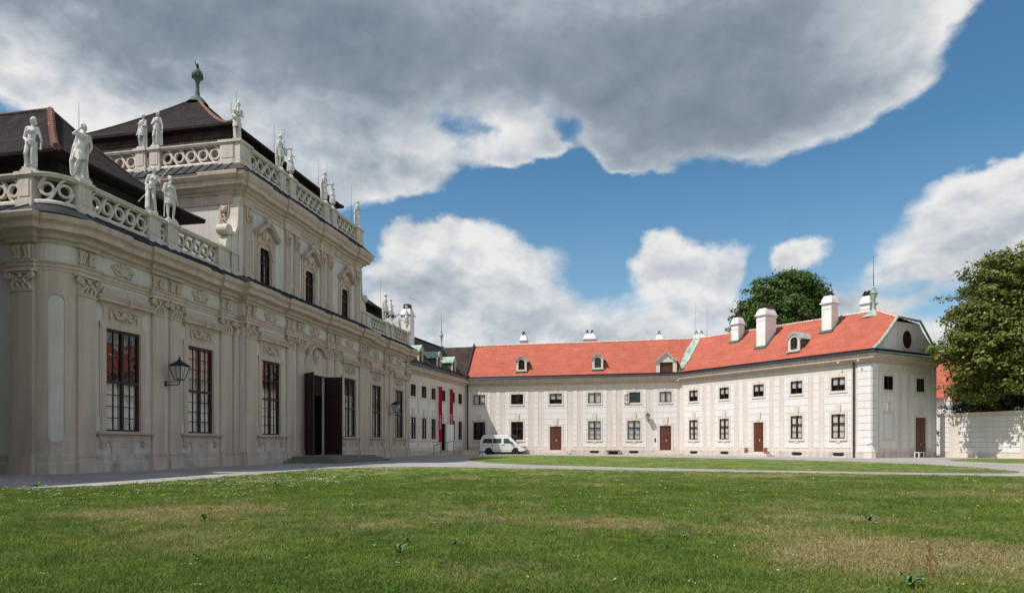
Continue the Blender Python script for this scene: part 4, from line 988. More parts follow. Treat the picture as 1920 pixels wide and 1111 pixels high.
# dark strip of roof left of the fire wall
m=slope('r0',S1,lambda b:-b*1.0,S1,lambda b:.02-b*.10,M['brownroof']); ob('old_roof_slope',recenter(m,S1).mesh('old_roof_slope',M['brownroof'],raw=True,smooth=30),RW,tuple(S1.o),S1.a,raw=True)
m=MB(); pts=[off(S1,.06-b*.10,b,z) for b,z in prof]
for i in range(len(pts)-1):
    a,b=Vector(pts[i]),Vector(pts[i+1]); t=S1.u*.10
    up_=Vector((0,0,.34)); dn=Vector((0,0,-.05))
    m.add([tuple(q) for q in (a-t+dn,a+t+dn,b+t+dn,b-t+dn,a-t+up_,a+t+up_,b+t+up_,b-t+up_)],[(0,1,2,3),(4,5,6,7),(0,1,5,4),(1,2,6,5),(2,3,7,6),(3,0,4,7)])
ob('fire_wall',m.mesh('fire_wall',M['sheet'],raw=True),RW)
# back slopes and jerkinhead end
m=MB()
rA=off(S1,-4.75,4.75,12.75); rB=off(S1,S1.L+4.75*tb,4.75,12.75); rC=off(S3,S3.L-2.2,4.75,12.45)
eA=off(S1,-9,9.7,EZ); eB=(rB[0]+4.6,rB[1]+4.2,EZ); eC=off(S3,S3.L-.0,9.6,EZ)
jA=off(S3,S3.L+.35,3.0,EZ+2.85-.25); jB=off(S3,S3.L+.35,6.4,EZ+2.6)
m.add([rA,rB,eB,eA,rC,eC,jB,jA],[(0,1,2,3),(1,4,6,5,2)]); ob('rear_slope',m.mesh('rear_slope',M['red'],raw=True),RW)
m=MB(); m.add([rC,off(S3,S3.L+.35,3.0,EZ+2.85),off(S3,S3.L+.35,6.5,EZ+2.85)],[(0,1,2)]); ob('hipped_gable_slope',recenter(m,SE).mesh('hipped_gable_slope',M['red'],raw=True),RW,tuple(SE.o),SE.a,raw=True)
# ridge tiles
def ridgeline(pts,r,every=.38,mat_='ridgew'):
    m=MB(); 
    for a,b in zip(pts[:-1],pts[1:]):
        a,b=Vector(a),Vector(b); m.tube([a,b],r,6); n=int((b-a).length/every)
        for i in range(n): p=a.lerp(b,i/n); q=a.lerp(b,(i+.35)/n); m.tube([p,q],r*1.3,6)
    return ob('ridge_tiles',m.mesh('ridge_tiles',M[mat_],raw=True),RW)
ridgeline([off(S1,-.35,4.75,12.78),rB],.10); ridgeline([rB,rC],.10); ridgeline([rC,off(S3,S3.L+.35,3.0,EZ+2.87)],.13,.30); ridgeline([rC,off(S3,S3.L+.35,6.5,EZ+2.87)],.13,.30)
# copper valley at the bend, copper trim on the gable
m=MB(); wv=[.10,.2,.45,.55,.45]
va=[off(S1,x1(b)-k,b-.02,z+.05) for (b,z),k in zip(prof,wv)]; vb=[off(S3,x3(b)+k,b-.02,z+.05) for (b,z),k in zip(prof,wv)]; vc=[off(S1,x1(b),b,z+.02) for b,z in prof]; n=len(prof)
m.add(va+vc+vb,[(i,i+1,n+i+1,n+i) for i in range(n-1)]+[(n+i,n+i+1,2*n+i+1,2*n+i) for i in range(n-1)]); ob('valley_flashing',m.mesh('valley_flashing',M['copper'],raw=True),RW)
m=MB(); g=[off(S3,S3.L+.42,b,z+.05) for b,z in prof[:4]]
m.tube(g,.11,6); m.tube([g[-1],off(S3,S3.L+.42,6.4,EZ+2.86)],.10,6); m.tube([off(S3,S3.L+.42,6.4,EZ+2.86),off(S3,S3.L+.42,8.0,EZ+1.45),off(S3,S3.L+.42,9.5,EZ)],.10,6)
ob('verge_flashing',m.mesh('verge_flashing',M['copper'],raw=True),RW)
m=MB(); pts=[(-.25,8.25),(.4,8.95),(1.6,10.0),(2.9,11.05),(6.3,11.05),(7.5,10.0),(8.8,8.95),(9.2,8.25)]; m.prism(pts,-.06,.0)
for k in range(20): pass
SE.put('gable_wall',m.mesh('gable_wall',M['rwall']))
m=MB(); m.prism([(1.15,8.75),(3.2,8.75),(3.2,10.5),(2.75,10.5)],0,.03); SE.put('gable_panel',m.mesh('gable_panel',M['rpanel']))
m=MB(); m.lathe([(.62,.0),(.78,.0),(.78,.07),(.62,.09)],(4.6,0,0),24,'y'); 
m.v=[(v[0],v[1],9.65+v[2]*1.22) for v in m.v]; ovs=SE.put('oval_window',m.mesh('oval_window',M['rwall'],40))
m=MB(); m.lathe([(.001,.02),(.64,.02)],(4.6,0,0),24,'y'); m.v=[(v[0],v[1],9.65+v[2]*1.22) for v in m.v]; ob('pane',m.mesh('pane',M['doordark']),ovs)
m=MB(); m.box(4.57,4.63,.02,.05,8.9,10.4); m.box(4.0,5.2,.02,.05,9.62,9.68); ob('glazing_bar',m.mesh('glazing_bar',M['frame']),ovs)
m=MB(); m.sweep([(0,8.24),(.78,8.24),(.66,8.34),(.0,8.62)],[(9.4,.0),(-.1,.0)][::-1]); SE.put('pent_roof',m.mesh('pent_roof',M['copdark']))
# copper cap and finials
def finial(root,base,h,s=1.0,m1='copper'):
    m=MB(); m.lathe([(1.1*s,-.55),(.55*s,-.2),(.18*s,.05),(.10*s,.3),(.09*s,.75),(.14*s,1.0),(.26*s,1.35),(.30*s,1.5),(.34*s,1.55),(.2*s,1.7),(.22*s,1.8),(.10*s,1.9),(.16*s,2.0),(.08*s,2.12),(.001,2.15)],base,10)
    f=ob('finial',m.mesh('finial',M[m1],40,raw=True),root); q=MB(); q.tube([(base[0],base[1],base[2]+2.1),(base[0],base[1],base[2]+h)],[.035,.012],5); ob('finial_spike',q.mesh('finial_spike',M['iron'],raw=True),f)
finial(RW,(rC[0]-.2,rC[1]+.3,12.45),4.7); 
# chimneys
def wchim(sec,x,back,w,dp,h,z0,pots,rz=0):
    w*=.92; dp*=.92
    m,t=chimney_mb(w,dp,h,z0,pots); p=sec.w(x,-back); c=ob('chimney',m.mesh('chimney',M['cwall']),RW,tuple(p),sec.a+rz,raw=True)
    ob('tile_cowl',t.mesh('tile_cowl',M['brownroof']),c); return c
wchim(S1,5.35,6.2,.85,.85,13.35,10.5,1); wchim(S1,13.3,6.0,1.45,.9,13.20,10.5,2); wchim(S1,21.2,6.6,.85,.85,12.85,10.5,1); wchim(S1,25.6,7.4,1.5,.9,12.85,10.5,2)
wchim(S3,4.45,3.6,.95,1.0,13.15,10.0,1,PI/2*0); wchim(S3,8.55,2.7,1.10,1.75,13.25,9.6,3); wchim(S3,14.85,3.1,1.0,1.1,13.35,9.9,1); wchim(S3,16.85,5.6,.9,1.1,13.25,11.0,2)
m=MB()
for (x,back,w,dp,z0) in ((4.45,3.6,.95,1.0,11.25),(8.55,2.7,1.10,1.75,10.1),(14.85,3.1,1.0,1.1,10.85)):
    b0=back-dp/2-.18; 
    def zz(b):
        for (b1,z1),(b2,z2) in zip(prof[:-1],prof[1:]):
            if b1<=b<=b2: return z1+(z2-z1)*(b-b1)/(b2-b1)
        return 12.6
    b1_=min(back+dp/2+.1,4.7)
    q=[off(S3,x-w/2-.12,b0,zz(b0)+.05),off(S3,x+w/2+.14,b0,zz(b0)+.05),off(S3,x+w/2+.14,b1_,zz(b1_)+.07),off(S3,x-w/2-.12,b1_,zz(b1_)+.07)]
    m.add(q+[(a,b,c+.10) for a,b,c in q],[(0,1,2,3),(4,5,6,7),(0,1,5,4),(1,2,6,5),(2,3,7,6),(3,0,4,7)])
ob('chimney_flashing',m.mesh('chimney_flashing',M['copdark'],raw=True),RW)
# snow hooks
m=MB()
for sec,xs in ((S1,range(2,23,5)),(S3,range(2,18,3))):
    for x in xs: p=sec.w(x+.4,-3.55,11.55+.05); m.tube([tuple(p),tuple(p+sec.n*.22+Vector((0,0,.02))),tuple(p+sec.n*.22+Vector((0,0,.2)))],.02,4)
ob('roof_hook',m.mesh('roof_hook',M['ridge'],raw=True),RW)
# dormers
def dormer(sec,x,back,z,w,h,big=False,parent=None,shut='frame',cop='copper',wallm='rwall'):
    """front plane at distance `back` behind the wall face, sill height z"""
    m=MB(); a=w/2; D=h*1.35+.5
    ar=[(a*.62*math.cos(PI*i/10),h*.70+a*.52*math.sin(PI*i/10)) for i in range(11)]
    outer=[(-a,0),(-a,h*.78),(-a*.62,h*1.02),(0,h*1.18),(a*.62,h*1.02),(a,h*.78),(a,0)]
    # front plate as ring
    inner=[(-a*.62,.12)]+ar[::-1]+[(a*.62,.12)]
    for k in range(2): pass
    m.box(-a,-a*.62,0,.12,0,h*.80); m.box(a*.62,a,0,.12,0,h*.80); m.box(-a*.62,a*.62,0,.119,0,.13)
    top=[(-a,h*.78),(-a*.62,h*1.02),(0,h*1.18),(a*.62,h*1.02),(a,h*.78)]
    T=[(-a,h*.80)]+[(-a*.62,h*.80)] 
    # arch infill strips
    def ztop(xx):
        for (p,q) in zip(top[:-1],top[1:]):
            if p[0]<=xx<=q[0]+1e-6: return p[1]+(q[1]-p[1])*(xx-p[0])/(q[0]-p[0])
        return h*.78
    xs=[-a,-a*.8,-a*.62]+[p[0] for p in ar[::-1]][1:-1]+[a*.62,a*.8,a]
    for p,q in zip(xs[:-1],xs[1:]):
        def zb(xx):
            if abs(xx)>=a*.619: return h*.79
            return h*.70+a*.52*math.sqrt(max(0,1-(xx/(a*.62))**2))
        za,zb_=(zb(p),zb(q)) if abs((p+q)/2)<a*.62 else (h*.79,h*.79)
        m.add([(p,0,za),(q,0,zb_),(q,0,ztop(q)),(p,0,ztop(p)),(p,.118,za),(q,.118,zb_),(q,.118,ztop(q)),(p,.118,ztop(p))],[(0,1,2,3),(4,5,6,7),(0,1,5,4),(3,2,6,7)])
    dm=sec.put('dormer',m.mesh('dormer',M[wallm]),x,-back,z) if not parent else None
    q=MB(); fr=MB()
    # cheeks and copper roof
    for sg in (-1,1): q.add([(sg*a,0,0),(sg*a,0,h*.8),(sg*a,-D,h*.8)],[(0,1,2)])
    ob('cheek',q.mesh('cheek',M['copdark']),dm)
    q=MB(); o=.10
    if big: return dm
    tp=[(-a-.16,h*.74)]+[(p[0]*1.04,p[1]+.03) for p in top[1:-1]]+[(a+.16,h*.74)]
    n=len(tp); vs=[(p[0],.26,p[1]) for p in tp]+[(p[0],-D-(p[1]-h*.74)*1.2,p[1]) for p in tp]+[(p[0],.26,p[1]+.09) for p in tp]+[(p[0],-D-(p[1]-h*.74)*1.2,p[1]+.09) for p in tp]
    fs=[(i,i+1,n+i+1,n+i) for i in range(n-1)]+[(2*n+i,2*n+i+1,3*n+i+1,3*n+i) for i in range(n-1)]+[(i,i+1,2*n+i+1,2*n+i) for i in range(n-1)]
    fs+=[(0,n,3*n,2*n),(n-1,2*n-1,4*n-1,3*n-1)]
    q.add(vs,fs); q.box(-a-.1,a+.1,0,.35,-.12,0); ob('copper_roof',q.mesh('copper_roof',M[cop]),dm)
    q=MB(); q.ribbon([(p[0]*1.02,p[1]-.05) for p in tp],.05,.12,.22); ob('eaves_moulding',q.mesh('eaves_moulding',M[wallm]),dm)
    q=MB(); aw=a*.60
    if shut=='frame':
        q.ribbon([(aw*.94,.15)]+[(aw*.94*math.cos(PI*i/10),h*.70+a*.46*math.sin(PI*i/10)) for i in range(11)]+[(-aw*.94,.15)],.035,-.06,.0)
        q.box(-.03,.03,-.05,.01,.13,h*.95); q.box(-aw,aw,-.05,.008,h*.48,h*.53); q.box(-aw,aw,-.05,.006,.13,.19)
        ob('window_frame',q.mesh('window_frame',M['frame']),dm)
        q=MB(); q.quad((-aw,-.04,.13),(aw,-.04,.13),(aw,-.04,h*1.0),(-aw,-.04,h*1.0)); ob('pane',q.mesh('pane',M['glass']),dm)
        q=MB(); q.box(-aw-.1,aw+.1,-.8,-.75,0,h*1.05); ob('room_interior',q.mesh('room_interior',M['inner']),dm)
    else:
        q.box(-aw,aw,-.08,-.04,.1,h*1.02); q.box(-.008,.008,-.04,-.025,.13,h)
        for k in range(8): q.box(-aw+.04,aw-.04,-.04,-.028,.2+k*(h*.8)/8,.2+k*(h*.8)/8+.02)
        ob('shutter',q.mesh('shutter',M['door']),dm)
    return dm
dormer(S1,6.38,.55,EZ+.75,1.15,1.35); dormer(S1,14.85,.55,EZ+.75,1.15,1.35); dormer(S3,13.0,.75,EZ+.85,1.15,1.35)
# big wall dormer with curved gable
bd=dormer(S1,22.1,-.35,EZ-.05,2.1,1.75,big=True,shut='shutter')
q=MB(); q.box(-.62,.62,-.08,-.04,.1,1.8); q.box(-.008,.008,-.04,-.025,.13,1.7); [q.box(-.58,.58,-.04,-.028,.2+k*.17,.22+k*.17) for k in range(8)]; ob('shutter',q.mesh('shutter',M['door']),bd)
m=MB(); pts=[(-1.25,1.42),(-1.0,1.40),(-.75,1.52),(-.5,1.80),(-.25,2.0),(0,2.22),(.25,2.0),(.5,1.80),(.75,1.52),(1.0,1.40),(1.25,1.42)]
m.ribbon(pts,.07,0,.34); m.prism([(-1.02,1.2),(1.02,1.2)]+[(x,z) for x,z in pts[::-1][1:-1]],.02,.16); m.ball((0,.17,1.72),.07,6,4)
ob('curved_gable',m.mesh('curved_gable',M['rwall']),bd)
m=MB(); m.ribbon([(x,z+.09) for x,z in pts],.028,-.05,.38); m.add([(-1.1,0,1.45),(0,0,2.2),(1.1,0,1.45),(-1.1,-2.3,1.7),(0,-3.1,2.25),(1.1,-2.3,1.7)],[(0,1,4,3),(1,2,5,4)]); ob('gable_copper',m.mesh('gable_copper',M['copper']),bd)
# steps, downpipes
def steps(sec,c,w,hgt,n,dep,mat_='rwall'):
    m=MB(); h=hgt/n
    for k in range(n):
        i=n-1-k; m.box(-w/2-i*.34,w/2+i*.34,.0,.45+i*dep,k*h,(k+1)*h-.02); m.box(-w/2-i*.34-.02,w/2+i*.34+.02,.0,.47+i*dep,(k+1)*h-.02,(k+1)*h)
    sec.put('door_steps',m.mesh('door_steps',M[mat_]),c)
steps(S1,10.32,1.9,.44,3,.32); steps(S1,22.0,1.9,.44,3,.32); steps(S3,9.8,2.1,.38,3,.34)
def pipe(sec,x,d=.12,z1=8.2,lab=None):
    m=MB(); m.tube([(0,0,0),(0,0,z1)],.075,8)
    for z in (1.2,3.,4.8,6.6): m.lathe([(.09,z),(.09,z+.08)],(0,0,0),8)
    sec.put('downpipe',m.mesh('downpipe',M['pipe']),x,d)
pipe(S3,18.98); pipe(S1,.30,.16)
# open casement at the last but one upper window of the straight part
m=MB(); m.box(0,.60,0,.05,0,.98); 
o_=S1.put('open_casement',frame_mb(.60,.98,2,2,None,.06,.02,False).mesh('open_casement',M['cwall']),18.73-.80,.12,UZ+.05,-R(-35)*0)
m=MB(); m.tube([(0,0,0),(.35,.5,-.9),(.5,.02,-1.0)],.012,4); 
m=MB()
for sec,x in ((S1,23.3),(S3,17.9),(S3,19.6)): 
    p=sec.w(x,.55,7.72); m.ball(tuple(p),.09,6,4,(1,1,.8)); m.tube([tuple(sec.w(x,.2,7.78)),tuple(p)],.03,4)
ob('floodlight',m.mesh('floodlight',M['cwall'],raw=True),RW)
m=MB(); m.box(-.07,.07,0,.05,1.3,1.75); S1.put('door_intercom',m.mesh('door_intercom',M['plastic']),20.95,.0)
# ------------------------------------------------------------ side wing between palace and red wing
SW=thing('side_wing','shaded side wing with dark brown roof, three copper dormers and two red banners','building',(W0[0],W0[1],0))
S2=Sec(SW,W0,P0)
wup=lambda c,w=1.12,b=None:('up',c,w,5.52,1.17,b)
wlo=lambda c,w=1.12,b='half':('low',c,w,1.60,2.02,b)
facade(S2,-3.0,S2.L,[(.4,2.2),(2.85,4.75),(5.15,7.0),(7.4,9.9),(10.15,12.4),(12.85,14.7)],
 [wup(1.35),wup(3.85),wup(6.2,1.08,'half'),wup(8.85),wup(11.62),wup(13.85),wlo(1.35),wlo(3.85),wlo(6.2,1.08),wlo(11.62,1.1),wlo(13.85)],
 [(8.95,1.25,.45,2.75)])
m=MB(); m.box(-.62,.62,-1.1,-1.05,.4,3.3); 
m=MB(); m.box(0,.95,0,.05,.45,3.15); m.box(.1,.85,.05,.07,.6,1.6); m.box(.1,.85,.05,.07,1.75,3.0); S2.put('open_door_leaf',m.mesh('open_door_leaf',M['copper'] if 0 else M['cwall']),9.60,.04,0,-R(35),label='pale grey open door leaf')
q=MB()
for sg in (-1,1): q.box(*sorted((sg*.63,sg*.84)),0,.06,.45,3.4)
q.box(-.63,.63,0,.059,3.2,3.4); q.prism([(-.17,3.3),(.17,3.3),(.26,4.2),(-.26,4.2)],0,.11); S2.put('door_surround',q.mesh('door_surround',M['rwall']),8.95)
wcornice(SW,[(P0[0]-S2.u.x*0,P0[1]),tuple(S2.w(-3,0))[:2]],Vector((W0[0],W0[1],0)))
bs=Vector((W0[0],W0[1],0))
m=MB(); m.sweep([(0,8.245),(.70,8.245),(.50,8.50),(0,8.62)],[P0,tuple(S2.w(-3,0))[:2]]); m.v=[(v[0]-bs.x,v[1]-bs.y,v[2]) for v in m.v]; ob('eaves_sheet',m.mesh('eaves_sheet',M['sheet'],raw=True),SW)
m=MB(); A=[];B=[]
for b,z in prof: A.append(off(S2,-3,b,z)); B.append(off(S2,S2.L+b*1.0,b,z))
n=len(prof); m.add(A+B,[(i,i+1,n+i+1,n+i) for i in range(n-1)])
ob('dark_roof_slope',recenter(m,S2).mesh('dark_roof_slope',M['darkroof'],raw=True,smooth=30),SW,(0,0,0),S2.a,raw=True)
m=MB(); m.add([off(S2,-3,4.75,12.75),off(S2,S2.L+4.75,4.75,12.75),off(S2,S2.L+9,9.5,EZ),off(S2,-3,9.5,EZ)],[(0,1,2,3)]); m.v=[(v[0]-bs.x,v[1]-bs.y,v[2]) for v in m.v]; ob('rear_slope',m.mesh('rear_slope',M['darkroof'],raw=True),SW)
m=MB(); p,q_=off(S2,S2.L+9,9.5,0),off(S2,-3,9.5,0); m.quad(p,q_,(q_[0],q_[1],8.5),(p[0],p[1],8.5)); m.v=[(v[0]-bs.x,v[1]-bs.y,v[2]) for v in m.v]; ob('back_wall',m.mesh('back_wall',M['rwall'],raw=True),SW)
m=MB(); a,b=Vector(off(S2,-3,4.75,12.78)),Vector(off(S2,S2.L+4.6,4.75,12.78)); m.tube([tuple(a-bs),tuple(b-bs)],.11,6); 
vv=[Vector(off(S2,S2.L+b_*1.0,b_,z+.08))-bs for b_,z in prof]; ob('ridge_tiles',m.mesh('ridge_tiles',M['brownroof'],raw=True),SW)
m=MB(); m.tube([tuple(v) for v in vv],.22,6); ob('valley_flashing',m.mesh('valley_flashing',M['sheet'],raw=True),SW)
fb=b-bs; finial(SW,(fb.x,fb.y,12.75),4.1,.8)
for x in (4.2,8.9,13.2): dormer(S2,x,.55,EZ+.35,1.05,1.45,shut='shutter')
cm,ct=chimney_mb(1.05,1.0,14.0,11.0,2); c=ob('chimney',cm.mesh('chimney',M['cwall']),SW,tuple(S2.w(6.76,-3.0)-bs),S2.a,raw=True); ob('tile_cowl',ct.mesh('tile_cowl',M['brownroof']),c)
# ramp, platform, handrail in front of the side wing door
m=MB(); m.box(8.0,13.2,.05,2.5,0,.44); m.box(7.96,13.0,.03,2.54,.40,.45); m.box(13.2,13.55,.05,2.3,0,.30); m.box(13.55,13.9,.05,2.1,0,.15)
m.add([(2.8,.05,0),(8.0,.05,0),(8.0,.05,.42),(2.8,1.5,0),(8.0,1.5,0),(8.0,1.5,.42)],[(0,1,2),(3,4,5),(0,2,5,3),(1,4,5,2),(0,1,4,3)])
pf=thing('entrance_ramp','low pale stone ramp and landing at the side wing door','ramp',tuple(S2.w(0,0,0)),S2.a); ob('landing',m.mesh('landing',M['trim']),pf)
m=MB(); m.tube([(3.0,1.42,.02),(3.0,1.42,.98),(8.2,1.42,1.42),(8.2,1.42,.44)],.03,6)
for x in (4.7,6.4): m.tube([(x,1.42,(x-2.8)*.08),(x,1.42,.98+(x-3)*.0846)],.024,6)
ob('handrail',m.mesh('handrail',M['iron']),pf)
# banners
def banner(x,z0,z1,text,zc,sz,lab):
    m=MB(); 
    n=16
    for i in range(n):
        za,zb=z0+(z1-z0)*i/n,z0+(z1-z0)*(i+1)/n; ya,yb=.015*math.sin(i*1.1),.015*math.sin((i+1)*1.1)
        m.add([(-.02,-.19+ya,za),(.02,-.19+ya,za),(.02,.19+ya,za),(-.02,.19+ya,za),(-.02,-.19+yb,zb),(.02,-.19+yb,zb),(.02,.19+yb,zb),(-.02,.19+yb,zb)],[(0,3,7,4),(1,2,6,5),(0,1,5,4),(3,2,6,7)]+([(0,1,2,3)] if i==0 else [])+([(4,5,6,7)] if i==n-1 else []))
    t=thing('banner',lab,'banner',tuple(S2.w(x,.36,0)),S2.a)
    ob('cloth',m.mesh('cloth',M['banner']),t)
    q=MB(); q.tube([(0,-.34,z1),(0,.22,z1)],.02,5); q.tube([(0,-.34,z0),(0,.22,z0)],.02,5); ob('bracket',q.mesh('bracket',M['iron']),t)
    cu=bpy.data.curves.new('lettering','FONT'); cu.body=text; cu.size=sz; cu.extrude=.004; cu.align_x='CENTER'; cu.align_y='CENTER'; cu.materials.append(M['lettering'])
    # text reads upwards on the face turned to the viewer (local -x)
    o=bpy.data.objects.new('lettering_source',cu); me=bpy.data.meshes.new_from_object(o); bpy.data.objects.remove(o); o=bpy.data.objects.new('lettering',me); COL.objects.link(o); o.parent=t
    o.matrix_local=Matrix.Translation((-.045,0,zc))@Matrix(((0,0,-1,0),(0,1,0,0),(1,0,0,0),(0,0,0,1)))
    return t
banner(7.25,1.30,6.85,'belvedere',3.3,.36,'long narrow red banner hanging left of the side wing door')
banner(10.35,1.35,6.85,'barock',3.7,.42,'long narrow red banner hanging right of the side wing door')
# ------------------------------------------------------------ unseen wing added beyond the left edge to cast shade on path and side face
LW=thing('added_shade_wing','added pale palace wing out of view at the left, put there to cast shade on the path','building',W(-3.5,-.4),AROT)
m=MB(); m.box(-26,0,-14,0,0,9.3); ob('wall',m.mesh('shade_wing_wall',M['field']),LW)
m=MB(); m.sweep([(0,8.5),(.3,8.6),(.35,8.8),(.75,9.0),(.8,9.3),(0,9.32)],[(-26,0),(0,0)]); m.box(-26,0,-.35,-.02,9.86,11.0); m.box(-26,0,-14,.1,9.32,9.86); ob('parapet',m.mesh('shade_wing_parapet',M['bal']),LW)
m=MB(); m.prism([(-.7,9.9),(-1.0,11.2),(-5,14.6),(-9.5,14.6),(-13.4,11.2),(-13.6,9.9)],-26,0,'x'); ob('roof',m.mesh('shade_wing_roof',M['darkroof']),LW)  # roof profile shaped so its shadow covers the side face of the pavilion
m=MB()
for k in range(5):
    x=-3-5*k
    m.box(x-.9,x+.9,.0,.04,1.6,5.7)
ob('window',m.mesh('shade_wing_window',M['frame']),LW)
# ------------------------------------------------------------ garden wall on the right with urns
GA=(36.25,56.9); GB=(44.5,38.6)
GW=thing('garden_wall','sunlit cream garden wall with banded white panels right of the corner door','wall',(0,0,0)); SG=Sec(GW,GA,GB)
m=MB(); m.box(0,SG.L,-.45,0,0,3.45); m.box(-.04,SG.L,-.50,.07,3.45,3.58); m.box(-.06,SG.L,-.53,.11,3.58,3.66); SG.put('wall',m.mesh('garden_wall',M['rwall']))
m=MB(); x=.25; pn=[]
for (a,b) in ((.15,.75),(1.6,6.2),(7.1,7.7),(8.5,13.2),(14.1,14.7),(15.5,19.5)): rows(m,a,b,.45,3.3,0,.03,[],.42,.04)
SG.put('panel_courses',m.mesh('panel_courses',M['rpanel']))
def urn(p,lab,s=1.0):
    m=MB(); m.box(-.24,.24,-.24,.24,0,.12); m.lathe([(.001,.12),(.2,.12),(.18,.2),(.07,.28),(.06,.36),(.13,.42),(.26,.62),(.31,.85),(.27,.98),(.20,1.02),(.26,1.08),(.27,1.12),(.16,1.16),(.001,1.18)],(0,0,0),14)
    u=thing('garden_urn',lab,'urn',p,0,'stone urns on the garden wall',m.mesh('garden_urn',M['stone'],40))
    q=MB(); q.ball((0,0,1.26),.15,8,5); q.ball((.08,.02,1.38),.09,6,4); q.ball((-.07,.03,1.35),.08,6,4)
    for k in range(6): q.ball((.19*math.cos(k),.19*math.sin(k),1.16),.06,6,4)
    ob('flower_finial',q.mesh('flower_finial',M['stone']),u)
    q=MB()
    for sg in (-1,1): q.tube([(sg*.27,0,.9),(sg*.42,0,1.0),(sg*.46,0,1.12),(sg*.38,0,1.15)],[.05,.05,.06,.05],6)
    ob('handle',q.mesh('handle',M['stone']),u); u.scale=(s,s,s); return u
urn(tuple(SG.w(.65,-.22,3.66)),'pale stone urn standing on the wall right beside the building corner',.98)
urn(tuple(SG.w(8.3,-.22,3.66)),'pale stone urn on the garden wall under the dark tree crown',.98)
# guard stone at the building corner
g=thing('guard_stone','pale carved guard stone with a small lion head at the red-roofed wing corner','guard stone',tuple(S3.w(S3.L-.05,.12,0)),S3.a)
m=MB(); m.lathe([(.50,0),(.44,.45),(.46,.50),(.42,.55),(.30,.80),(.20,1.0),(.12,1.08),(.001,1.1)],(0,0,0),8); ob('body',m.mesh('guard_body',M['rwall']),g)
m=MB(); m.ball((0,.05,1.18),.17,9,7,(1,1,1.05)); m.ball((-.02,.21,1.13),.09,7,5)
for sg in (-1,1): m.ball((sg*.13,.04,1.30),.055,6,4)
ob('lion_head',m.mesh('lion_head',M['cwall']),g)
# benches, pots, sign
m=MB(); m.box(-.75,.75,-.22,.22,.40,.46)
b=thing('stone_bench','pale weathered bench against the far wall between two cellar vents','bench',tuple(S1.w(16.6,.35,0)),S1.a); ob('seat',m.mesh('seat',M['wood']),b)
for sg in (-1,1): ob('leg',MB().prism([(sg*.5,0),(sg*.62,0),(sg*.70,.40),(sg*.5,.40)],-.18,.18).mesh('leg',M['wood']),b)
ob('backboard',MB().box(-.5,.5,-.18,-.14,.02,.38).mesh('backboard',M['doordark']),b)
b=thing('stool','small pale metal stool beside the dark red corner door','stool',tuple(SE.w(5.15,.75,0)),SE.a); ob('seat',MB().box(-.38,.38,-.2,.2,.40,.45).mesh('seat',M['cwall']),b)
for x in (-.34,.34):
    for y in (-.16,.16): ob('leg',MB().box(x-.03,x+.03,y-.03,y+.03,0,.40).mesh('leg',M['cwall']),b)
def pot(p,lab):
    m=MB(); m.lathe([(.001,0),(.13,0),(.20,.28),(.22,.29),(.22,.34),(.18,.34),(.17,.28)],(0,0,0),12); t=thing('flower_pot',lab,'flower pot',p,0,'terracotta pots on the door steps',m.mesh('flower_pot',M['pot'],40))
    q=MB(); r=random.Random(5)
    for k in range(16): a=r.uniform(0,6.3); q.tube([(0,0,.28),(.1*math.cos(a),.1*math.sin(a),.42),(.2*math.cos(a),.2*math.sin(a),.5+r.uniform(-.08,.06))],[.02,.03,.008],4)
    ob('plant',q.mesh('pot_plant',M['leafpot']),t)
M['leafpot']=mat('dry_plant',(.12,.10,.04),.9,.3,9.)
pot(tuple(S3.w(8.75,.45,.26)),'terracotta pot on the steps left of the door with pots'); pot(tuple(S3.w(10.85,.45,.26)),'terracotta pot on the steps right of the door with pots')
s=thing('ground_sign','small white tilted sign at the tip of the far lawn','sign',(-2.42,55.2,0),.1)
m=MB(); m.add([(-.27,.0,.12),(.27,.0,.12),(.22,.18,.36),(-.10,.18,.36),(-.27,-.03,.12),(.27,-.03,.12),(.22,.15,.36),(-.10,.15,.36)],[(0,1,2,3),(4,5,6,7),(0,1,5,4),(1,2,6,5),(2,3,7,6),(3,0,4,7)]); ob('board',m.mesh('board',M['carpaint'],raw=True),s)
ob('post',MB().box(-.03,.03,-.03,.03,0,.16).mesh('post',M['plastic']),s)
q=MB(); q.add([(-.05,-.012,.18),(.07,-.012,.18),(.04,.09,.28),(-.03,.09,.28)],[(0,1,2,3)]); ob('mark',q.mesh('mark',M['plastic'],raw=True),s)
